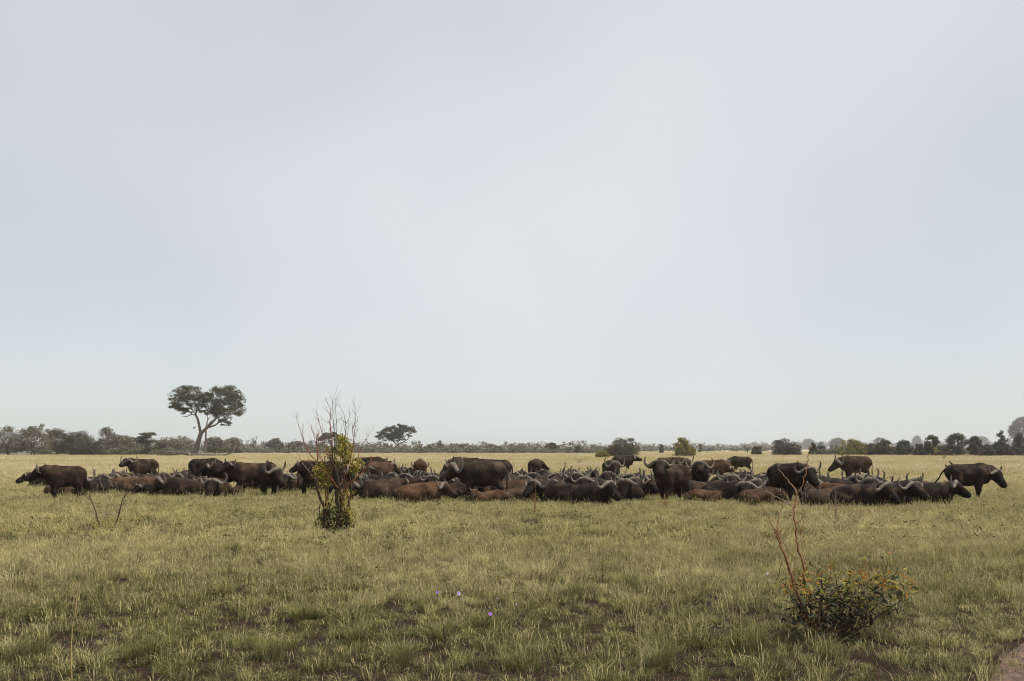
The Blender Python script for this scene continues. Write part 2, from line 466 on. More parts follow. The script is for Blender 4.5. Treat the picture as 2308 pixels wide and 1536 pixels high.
def near_zone():
    for x, y in scatter(6.6, 20, 56, 1.2):
        if x > track_x(y) - 0.10 + 0.60 * rng.uniform() ** 2 and y < 26 and x < track_x(y) + 2.7:
            if rng.uniform() > 0.015: continue
        d = y
        cl = nval(x, y, 1.5, 2.0) + 0.8 * nval(x, y, 3.4, 7.0)
        if d < 15 and rng.uniform() < 0.35 - (d - 9) * .05: continue
        bare = cl < (-0.10 if d < 11.5 else -0.10 - (d - 11.5) * 0.06)
        if bare and rng.uniform() > 0.72: continue
        c = fieldcol(x, y, d)
        u = rng.uniform()
        if d < 12:
            idx = 0 if u < .34 else 1 if u < .60 else 3 if u < .78 else 2 if u < .91 else 4 if u < .97 else 10
        else:
            idx = 0 if u < .22 else 1 if u < .36 else 3 if u < .46 else 2 if u < .90 else 4 if u < .95 else 10
        if bare: idx = 3 if rng.uniform() < .7 else 1
        hue = rng.uniform()
        if hue < 0.18: c = c * 0.55 + C_SAGE * 0.45
        elif hue < np.clip(0.85 - (d - 8.5) * 0.075, .30, .85): c = c * 0.35 + C_DARK * 0.65
        c = c * rng.uniform(0.7, 1.25) 
        s = rng.uniform(0.5, 1.2) * (0.8 + 0.7 * max(0, cl))
        if idx == 10: s *= 0.8
        if idx == 4: c = C_GREEN * rng.uniform(.6, 1.1); s *= .8
        put(x, y, idx, s, c)
near_zone()
# a number of bigger soft bunches in the foreground
for px, gy, s in [(1690, 1460, 1.25), (1415, 1330, 1.2), (1290, 1345, 1.0), (40, 1310, 1.4), (210, 1335, 1.0), (1500, 1500, 1.1), (2100, 1340, 1.1), (2180, 1360, 1.0), (2010, 1400, 1.0), (680, 1400, .9), (330, 1490, 1.2),
                  (620, 1480, 1.0), (900, 1500, 1.1), (1190, 1500, 1.0), (60, 1490, 1.1), (525, 1250, 1.1), (800, 1450, .9), (1000, 1440, .8), (1860, 1490, 1.0), (1950, 1330, .8), (1380, 1290, .9)]:
    x, y, _ = pos(px, gy)
    for k in range(4):
        c = (C_SAGE if rng.uniform() < .6 else C_GREEN) * rng.uniform(.75, 1.1)
        put(x + rng.normal(0, .07), y + rng.normal(0, .07), 9, s * rng.uniform(.6, .9), c)
def mid_zone():
    for x, y in scatter(19, 72, 13, 1.16):
        if 0.9 * nval(x, y, 1.3, 4.0) + rng.uniform() < 0.20: continue
        c = fieldcol(x, y, y)
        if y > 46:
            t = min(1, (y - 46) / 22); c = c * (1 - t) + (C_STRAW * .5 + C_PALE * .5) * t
        u = rng.uniform()
        idx = 5 if u < .60 else 6 if u < .90 else 4 if u < .955 else 10
        s = rng.uniform(.6, 1.05)
        if idx == 4: s *= 1.7; c = (C_GREEN if rng.uniform() < .6 else C_DARK) * 1.1
        c = c * rng.uniform(.75, 1.25)
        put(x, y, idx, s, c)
mid_zone()
def herd_edge():
    for k in range(420):
        px = rng.uniform(1780, 2150); x, y, _ = pos(px, rng.uniform(1138, 1158))
        put(x, y, 6 if rng.uniform() < .7 else 10, rng.uniform(.5, .85), np.array([0.17, 0.10, 0.055]) * rng.uniform(.6, 1.2))
    for k in range(900):
        px = rng.uniform(-40, 2350); x, y, _ = pos(px, rng.uniform(1128, 1158))
        put(x, y, 6 if rng.uniform() < .8 else 10, rng.uniform(.5, .85), (C_OLIVE if rng.uniform() < .6 else np.array([0.24, 0.225, 0.07])) * rng.uniform(.7, 1.2))
herd_edge()
def far_zone():
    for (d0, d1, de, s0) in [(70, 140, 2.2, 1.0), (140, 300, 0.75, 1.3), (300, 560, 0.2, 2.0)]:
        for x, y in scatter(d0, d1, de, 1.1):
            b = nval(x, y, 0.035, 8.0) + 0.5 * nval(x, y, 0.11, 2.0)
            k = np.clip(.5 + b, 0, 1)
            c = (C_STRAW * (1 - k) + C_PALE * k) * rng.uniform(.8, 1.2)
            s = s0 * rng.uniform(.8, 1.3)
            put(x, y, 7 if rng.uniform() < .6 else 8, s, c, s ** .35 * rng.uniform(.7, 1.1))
far_zone()

pm = bpy.data.meshes.new('grass_points')
pm.vertices.add(len(P)); pm.vertices.foreach_set('co', np.array(P, np.float32).ravel())
a_ = pm.attributes.new('idx', 'INT', 'POINT'); a_.data.foreach_set('value', np.array(IDX, np.int32))
a_ = pm.attributes.new('rot', 'FLOAT_VECTOR', 'POINT'); a_.data.foreach_set('vector', np.array(ROT, np.float32).ravel())
a_ = pm.attributes.new('scl', 'FLOAT_VECTOR', 'POINT'); a_.data.foreach_set('vector', np.array(SCL, np.float32).ravel())
a_ = pm.attributes.new('tint', 'FLOAT_VECTOR', 'POINT'); a_.data.foreach_set('vector', np.array(TIN, np.float32).ravel())
go = obj('grass', pm)
tag(go, 'olive and straw coloured savanna grass covering the plain', 'grass', kind='stuff')
ng = bpy.data.node_groups.new('grass_scatter', 'GeometryNodeTree')
ng.interface.new_socket('Geometry', in_out='INPUT', socket_type='NodeSocketGeometry')
ng.interface.new_socket('Geometry', in_out='OUTPUT', socket_type='NodeSocketGeometry')
gi, gout = ng.nodes.new('NodeGroupInput'), ng.nodes.new('NodeGroupOutput')
ci = ng.nodes.new('GeometryNodeCollectionInfo'); ci.inputs['Collection'].default_value = tcol
ci.inputs['Separate Children'].default_value = True; ci.inputs['Reset Children'].default_value = True
ip = ng.nodes.new('GeometryNodeInstanceOnPoints'); ip.inputs['Pick Instance'].default_value = True
def named(nm, typ):
    n = ng.nodes.new('GeometryNodeInputNamedAttribute'); n.data_type = typ; n.inputs['Name'].default_value = nm
    return n.outputs['Attribute']
ng.links.new(gi.outputs[0], ip.inputs['Points']); ng.links.new(ci.outputs[0], ip.inputs['Instance'])
ng.links.new(named('idx', 'INT'), ip.inputs['Instance Index']); ng.links.new(named('rot', 'FLOAT_VECTOR'), ip.inputs['Rotation'])
ng.links.new(named('scl', 'FLOAT_VECTOR'), ip.inputs['Scale']); ng.links.new(ip.outputs[0], gout.inputs[0])
md = go.modifiers.new('scatter', 'NODES'); md.node_group = ng
print('grass tufts', len(P))
# ------------------------------------------------------------------ buffalo: one continuous body surface per animal
def polygonise(S, org, h):
    """surface nets on field S (>1 inside)"""
    F = -np.log(S + 1e-20)
    ins = F < 0
    nx, ny, nz = F.shape
    cs = (nx - 1, ny - 1, nz - 1)
    cnt = np.zeros(cs, np.float32); acc = np.zeros(cs + (3,), np.float32)
    corners = [(0, 0, 0), (1, 0, 0), (0, 1, 0), (1, 1, 0), (0, 0, 1), (1, 0, 1), (0, 1, 1), (1, 1, 1)]
    edges = [(0, 1), (2, 3), (4, 5), (6, 7), (0, 2), (1, 3), (4, 6), (5, 7), (0, 4), (1, 5), (2, 6), (3, 7)]
    sl = lambda c: (slice(c[0], c[0] + cs[0]), slice(c[1], c[1] + cs[1]), slice(c[2], c[2] + cs[2]))
    for a, b in edges:
        fa, fb = F[sl(corners[a])], F[sl(corners[b])]
        m = (fa < 0) != (fb < 0)
        t = np.where(m, fa / np.where(m, fa - fb, 1), 0)
        ca, cb = np.array(corners[a], np.float32), np.array(corners[b], np.float32)
        acc[m] += ca + t[m][:, None] * (cb - ca)
        cnt[m] += 1
    act = cnt > 0
    ids = np.full(cs, -1, np.int32); ids[act] = np.arange(act.sum())
    base = np.argwhere(act)
    V = (base + acc[act] / cnt[act][:, None]) * h + org
    Q = []
    for ax in range(3):
        o1, o2 = [(1, 2), (2, 0), (0, 1)][ax]
        s0 = [slice(None)] * 3; s1 = [slice(None)] * 3
        s0[ax] = slice(0, F.shape[ax] - 1); s1[ax] = slice(1, None)
        A, B = ins[tuple(s0)], ins[tuple(s1)]
        for sgn in (0, 1):
            m = (A & ~B) if sgn == 0 else (~A & B)
            e = np.argwhere(m)
            e = e[(e[:, o1] > 0) & (e[:, o2] > 0) & (e[:, o1] < F.shape[o1] - 1) & (e[:, o2] < F.shape[o2] - 1)]
            if not len(e): continue
            def cell(d1, d2):
                c = e.copy(); c[:, o1] += d1; c[:, o2] += d2
                return ids[c[:, 0], c[:, 1], c[:, 2]]
            q = np.stack([cell(-1, -1), cell(0, -1), cell(0, 0), cell(-1, 0)], 1)
            if sgn == 1: q = q[:, ::-1]
            Q.append(q[(q >= 0).all(1)])
    return V, np.concatenate(Q)

def unit(az, el):
    return np.array([math.cos(el) * math.cos(az), math.cos(el) * math.sin(az), math.sin(el)])

def body_prims(pose, hy, hp, ne, r, bulk=1.0, calf=False):
    """round cones (a, b, ra, rb, width, darkness) of an animal of 1.45 m shoulder height facing +X"""
    pr = []
    XS = [0.92]
    add = lambda a, b, ra, rb, w=1.0, dk=0.0: pr.append((np.array(a, float) * np.array([XS[0], 1, 1]), np.array(b, float) * np.array([XS[0], 1, 1]), ra, rb, w, dk))
    j = lambda s: r.normal(0, s)
    if pose == 'stand':
        zc = 0.98; tr = 0.412 * bulk if not calf else 0.35
        add((0.42, 0, zc), (-0.05, 0, zc - 0.03), tr, tr * 1.02, 0.80)
        add((-0.05, 0, zc - 0.03), (-0.58, 0, zc + 0.07), tr * 1.02, tr * 0.80, 0.86)
        add((0.44, 0, 1.20), (0.12, 0, 1.20), 0.22, 0.16, 0.6)                       # withers
        add((0.1, 0, 1.22), (-0.62, 0, 1.25), 0.13, 0.10, 0.8)                       # spine
        for s in (-1, 1):
            add((-0.48, s * 0.20, 1.24), (-0.80, s * 0.10, 1.10), 0.085, 0.10)        # hip and pin bone
            st = j(0.09) ; st2 = j(0.10)
            add((0.46, s * 0.19, 1.02), (0.40 + st * .3, s * 0.22, 0.70), 0.20, 0.145, 0.9, 0.0)
            add((0.40 + st * .3, s * 0.22, 0.70), (0.45 + st, s * 0.20, 0.38), 0.125, 0.078, 1, 0.35)
            add((0.45 + st, s * 0.20, 0.38), (0.44 + st * 1.2, s * 0.20, 0.11), 0.070, 0.052, 1, 0.6)
            add((0.44 + st * 1.2, s * 0.20, 0.11), (0.48 + st * 1.2, s * 0.20, 0.035), 0.062, 0.070, 1, 0.9)
            add((-0.60, s * 0.19, 1.05), (-0.50 + st2 * .3, s * 0.22, 0.74), 0.25, 0.19, 0.8, 0.0)
            add((-0.50 + st2 * .3, s * 0.22, 0.74), (-0.74 + st2, s * 0.20, 0.46), 0.165, 0.085, 1, 0.25)
            add((-0.74 + st2, s * 0.20, 0.46), (-0.70 + st2 * 1.2, s * 0.20, 0.12), 0.075, 0.053, 1, 0.6)
            add((-0.70 + st2 * 1.2, s * 0.20, 0.12), (-0.65 + st2 * 1.2, s * 0.20, 0.035), 0.062, 0.070, 1, 0.9)
        nb = np.array([0.58, 0, 1.08]); nl = 0.50; nr = 0.33
        add((0.62, 0, 0.88), (0.70, 0, 0.78), 0.22, 0.15, 0.7)                        # brisket
    else:
        zc = 0.405; tr = 0.385 * bulk if not calf else 0.33
        add((0.42, 0, zc + 0.02), (-0.05, 0, zc - 0.02), tr, tr, 0.98)
        add((-0.05, 0, zc - 0.02), (-0.55, 0, zc - 0.03), tr, tr * 0.88, 1.0)
        add((0.42, 0, 0.60), (0.10, 0, 0.585), 0.20, 0.15, 0.7)
        add((0.1, 0, 0.60), (-0.58, 0, 0.56), 0.12, 0.10, 0.9)
        for s in (-1, 1):
            add((-0.45, s * 0.18, 0.58), (-0.74, s * 0.10, 0.47), 0.08, 0.09)
            add((0.46, s * 0.22, 0.42), (0.52, s * 0.30, 0.20), 0.19, 0.13, 0.9)
            add((0.52, s * 0.30, 0.20), (0.82, s * 0.25, 0.10), 0.11, 0.075, 1, .3)
            add((0.82, s * 0.25, 0.10), (0.50, s * 0.36, 0.06), 0.070, 0.055, 1, .7)
            add((-0.50, s * 0.24, 0.34), (-0.22, s * 0.40, 0.30), 0.27, 0.16, 0.9)
            add((-0.22, s * 0.40, 0.30), (-0.55, s * 0.47, 0.10), 0.13, 0.075, 1, .2)
            add((-0.55, s * 0.47, 0.10), (-0.18, s * 0.52, 0.07), 0.07, 0.055, 1, .7)
        nb = np.array([0.58, 0, 0.50]); nl = 0.43; nr = 0.29
        add((0.62, 0, 0.36), (0.70, 0, 0.26), 0.22, 0.15, 0.75)
    # neck bends towards the head, head hangs from its end
    nb = nb * np.array([XS[0], 1, 1]); XS[0] = 1.0
    nv = unit(hy * 0.62, ne)
    poll = nb + nv * nl
    mid = nb + unit(hy * 0.3, ne + 0.12) * nl * 0.5
    add(nb, mid, nr, nr * 0.80, 0.72)
    add(mid, poll - unit(hy, 0) * 0.02 - np.array([0, 0, 0.03]), nr * 0.82, 0.185, 0.80)
    add(nb + np.array([-.1, 0, 0.14]), poll + np.array([0, 0, 0.02]), 0.18, 0.12, 0.6)
    hx = unit(hy, -hp)
    hzv = np.array([math.sin(hp) * math.cos(hy), math.sin(hp) * math.sin(hy), math.cos(hp)])
    hyv = np.cross(hzv, hx)
    HS = 1.12
    q = lambda x, y, z: poll + (hx * x + hyv * y + hzv * z) * HS
    k = HS * (1.0 if not calf else 0.92)
    add(q(0.0, -0.055, 0.0), q(0.0, 0.055, 0.0), 0.135 * k, 0.135 * k, 1, .35)
    add(q(0.02, -0.05, -0.03), q(0.30, -0.03, -0.03), 0.125 * k, 0.088 * k, 1, .4)
    add(q(0.02, 0.05, -0.03), q(0.30, 0.03, -0.03), 0.125 * k, 0.088 * k, 1, .4)
    add(q(0.28, -0.028, -0.03), q(0.43, -0.032, -0.045), 0.086 * k, 0.086 * k, 1, .65)
    add(q(0.28, 0.028, -0.03), q(0.43, 0.032, -0.045), 0.086 * k, 0.086 * k, 1, .65)
    add(q(0.05, 0, -0.13), q(0.38, 0, -0.115), 0.112, 0.065, 1, .55)                  # jaw
    for s in (-1, 1): add(q(0.10, s * 0.115, 0.035), q(0.16, s * 0.10, 0.03), 0.042, 0.035, 1, .5)   # brow
    Mh = Matrix(((hx[0], hyv[0], hzv[0], poll[0]), (hx[1], hyv[1], hzv[1], poll[1]), (hx[2], hyv[2], hzv[2], poll[2]), (0, 0, 0, 1)))
    return pr, Mh @ Matrix.Scale(HS, 4)

def body_mesh(name, prims, h, r, dusty):
    lo = np.min([np.minimum(a, b) - max(ra, rb) for a, b, ra, rb, w, d in prims], 0) - 0.12
    hi = np.max([np.maximum(a, b) + max(ra, rb) for a, b, ra, rb, w, d in prims], 0) + 0.12
    n = np.ceil((hi - lo) / h).astype(int) + 1
    S = np.full(tuple(n), 1e-9, np.float32); C = np.zeros(tuple(n), np.float32)
    gx = [lo[k] + h * np.arange(n[k], dtype=np.float32) for k in range(3)]
    kk = 0.026
    for a, b, ra, rb, w, dk in prims:
        mr = max(ra, rb) + 0.13
        i0 = np.maximum(0, ((np.minimum(a, b) - mr - lo) / h).astype(int)); i1 = np.minimum(n, ((np.maximum(a, b) + mr - lo) / h).astype(int) + 2)
        x = gx[0][i0[0]:i1[0], None, None]; y = gx[1][None, i0[1]:i1[1], None]; z = gx[2][None, None, i0[2]:i1[2]]
        ba = b - a; L2 = max(ba.dot(ba), 1e-6)
        # width: flatten across the animal
        t = np.clip(((x - a[0]) * ba[0] + (y - a[1]) * ba[1] + (z - a[2]) * ba[2]) / L2, 0, 1)
        dx, dy, dz = x - a[0] - t * ba[0], (y - a[1] - t * ba[1]) / w, z - a[2] - t * ba[2]
        d = np.sqrt(dx * dx + dy * dy + dz * dz) - (ra + t * (rb - ra))
        e = np.exp(np.clip(-d / kk, -30, 16))
        ss = (slice(i0[0], i1[0]), slice(i0[1], i1[1]), slice(i0[2], i1[2]))
        S[ss] += e; C[ss] += e * dk
    V, Q = polygonise(S, lo, h)
    me = mesh_np(name, V, Q, True, [M_HIDE])
    gi_ = np.clip(np.round((V - lo) / h).astype(int), 0, n - 1)
    dk = C[gi_[:, 0], gi_[:, 1], gi_[:, 2]] / S[gi_[:, 0], gi_[:, 1], gi_[:, 2]]
    attr_f(me, 'dk', np.clip(dk, 0, 1))
    nrm = np.zeros(len(V) * 3, np.float32); me.vertices.foreach_get('normal', nrm); nrm = nrm.reshape(-1, 3)
    attr_f(me, 'dust', np.clip(0.25 + 0.75 * nrm[:, 2], 0, 1) * dusty)
    return me

# horns in head coordinates: x towards the muzzle, y to the animal's left, u in a plane leaning back from the forehead
def horn_mesh(kind, side):
    pts = {'bull': [(.005, .105, .058), (.07, .112, .072), (.15, .090, .068), (.24, .015, .058), (.32, -.075, .051), (.41, -.120, .046), (.50, -.075, .041), (.545, .04, .035), (.53, .165, .026), (.45, .265, .008)],
           'cow': [(.045, .10, .050), (.12, .095, .058), (.21, .035, .054), (.30, -.045, .049), (.38, -.045, .042), (.43, .03, .034), (.43, .13, .023), (.385, .21, .006)],
           'calf': [(.06, .09, .028), (.11, .11, .028), (.165, .135, .022), (.20, .19, .013), (.205, .235, .003)]}[kind]
    Pm = smoothpath(pts, 4)
    path = np.stack([-0.55 * Pm[:, 1] - 0.02 - 0.42 * np.clip(Pm[:, 0] - .14, 0, 1), side * Pm[:, 0], 0.80 * Pm[:, 1] + 0.015], 1)
    V, Qd, T = tube(path, np.maximum(Pm[:, 2], .004) * (1 + 0.05 * np.sin(np.arange(len(Pm)) * 2.1)), 10)
    me = mesh_np('horn', V, [Qd, T], True, [M_HORN])
    t = np.repeat(np.linspace(0, 1, len(Pm)), 10); attr_f(me, 'along', np.concatenate([t, [0, 1]]))
    return me
HORN = {(k, s): horn_mesh(k, s) for k in ('bull', 'cow', 'calf') for s in (-1, 1)}

def ear_mesh(side):
    A = Acc(); n = 8
    top, bot = [], []
    for i in range(n):
        t = i / (n - 1); w = 0.075 * math.sin(math.pi * min(1, t * 0.92 + 0.08)) ** .7 + .004
        c = np.array([-0.03 - 0.05 * t, side * (0.12 + 0.24 * t), -0.035 - 0.10 * t + 0.03 * t * t])
        top.append(c + np.array([w * .5, 0, w])); bot.append(c + np.array([-w * .5, 0, -w * 0.9]))
    mid = [(a_ + b_) / 2 + np.array([-0.03, 0, 0]) for a_, b_ in zip(top, bot)]
    V = np.array(top + mid + bot); V2 = V + np.array([-0.014, 0, 0])
    Qd = []
    for i in range(n - 1):
        for k in (0, n):
            Qd.append([k + i, k + i + 1, k + n + i + 1, k + n + i])
    Qd = np.array(Qd)
    A.add(V, Qd); A.add(V2, Qd[:, ::-1])
    A.add(np.concatenate([V[:n], V2[:n]]), [[i, i + n, i + n + 1, i + 1] for i in range(n - 1)])
    A.add(np.concatenate([V[2 * n:], V2[2 * n:]]), [[i, i + 1, i + n + 1, i + n] for i in range(n - 1)])
    return A.mesh('ear', M_EAR, True)
EAR = {s: ear_mesh(s) for s in (-1, 1)}

def ball(name, r, sx, sy, sz, mat):
    A = Acc(); n, mm = 10, 6
    V = [(0, 0, r * sz)]
    for i in range(1, mm):
        th = math.pi * i / mm
        for k in range(n):
            V.append((r * sx * math.sin(th) * math.cos(k * 2 * math.pi / n), r * sy * math.sin(th) * math.sin(k * 2 * math.pi / n), r * sz * math.cos(th)))
    V.append((0, 0, -r * sz)); Qd, T = [], []
    for i in range(mm - 2):
        for k in range(n):
            a_ = 1 + i * n + k; b_ = 1 + i * n + (k + 1) % n
            Qd.append([a_, a_ + n, b_ + n, b_])
    for k in range(n):
        T.append([0, 1 + k, 1 + (k + 1) % n]); T.append([len(V) - 1, 1 + (mm - 2) * n + (k + 1) % n, 1 + (mm - 2) * n + k])
    A.add(V, Qd, T)
    return A.mesh(name, mat, True)
EYE = ball('eye', 0.026, 1, 1, 1, M_EYE)
NOSE = ball('nose', 0.062, 0.55, 1.15, 0.72, M_NOSE)

def tail_mesh(kind):
    p = {'stand': [(-.84, 0, 1.22, .035), (-.93, 0, 1.12, .034), (-.965, .01, .95, .028), (-.96, .02, .75, .024), (-.96, .02, .58, .03), (-.97, .02, .47, .034), (-.97, .02, .38, .006)],
         'swing': [(-.84, 0, 1.22, .035), (-.93, .0, 1.16, .034), (-1.05, .02, 1.02, .028), (-1.13, .03, .86, .026), (-1.22, .04, .74, .03), (-1.34, .04, .62, .036), (-1.42, .04, .52, .006)],
         'lie': [(-.80, 0, .52, .035), (-.90, .02, .40, .032), (-.93, .06, .24, .027), (-.92, .14, .10, .024), (-.90, .26, .05, .03), (-.88, .36, .04, .006)]}[kind]
    S_ = smoothpath(p, 4)
    V, Qd, T = tube(S_[:, :3], np.maximum(S_[:, 3], .004), 7)
    me = mesh_np('tail', V, [Qd, T], True, [M_HIDE])
    dk = np.concatenate([np.repeat(np.clip((np.linspace(0, 1, len(S_)) - .45) * 2, 0, .9), 7), [0, .9]]); attr_f(me, 'dk', dk); attr_f(me, 'dust', dk * 0)
    return me
TAIL = {k: tail_mesh(k) for k in ('stand', 'swing', 'lie')}

TINT = {'d': (0.0170, 0.0110, 0.0082), 'b': (0.0300, 0.0180, 0.0120), 'r': (0.049, 0.0285, 0.0180), 'g': (0.032, 0.0215, 0.0137), 'R': (0.060, 0.0320, 0.0185)}
GROUPS = {'stand': 'standing buffalo of the herd', 'lie': 'resting buffalo of the herd'}

def make_buffalo(px, gy, pose, yaw, hy, hp, ne, size, kind, tint, label, tail=None, seed=0, at=None):
    r = np.random.default_rng(1000 + seed)
    root = empty('buffalo', at if at is not None else pos(px, gy), R(yaw), size)
    tag(root, label, 'buffalo', GROUPS[pose])
    calf = kind == 'calf'
    if pose == 'lie': hy += r.normal(0, 14); hp += r.normal(0, 8); ne += r.normal(0, 6)
    prims, Mh = body_prims(pose, R(hy), R(hp), R(ne), r, {'bull': 1.04, 'cow': 0.97, 'calf': 1}[kind], calf)
    d = (at[1] if at is not None else pos(px, gy)[1])
    me = body_mesh('body', prims, (0.032 if d < 45 else 0.038) / max(.7, min(1, size)), r, r.uniform(0.2, 0.95))
    b = obj('body', me, root)
    c = np.array(TINT[tint]) * r.uniform(0.85, 1.2)
    b.color = (*c, 1)
    hs_ = Matrix.Diagonal((r.uniform(.8, 1.3), r.uniform(.82, 1.08), r.uniform(.8, 1.22), 1))
    for s in (-1, 1):
        obj('horn', HORN[(kind, s)], root, mat=Mh @ Matrix.Rotation(r.normal(0, .10), 4, 'Y') @ hs_)
        obj('ear', EAR[s], root, mat=Mh)
        obj('eye', EYE, root, mat=Mh @ Matrix.Translation((0.145, s * 0.128, 0.02)))
    obj('nose', NOSE, root, mat=Mh @ Matrix.Translation((0.475, 0, -0.03)))
    t = obj('tail', TAIL[tail or pose], root); t.color = b.color; t.scale.x = 0.93
    return root

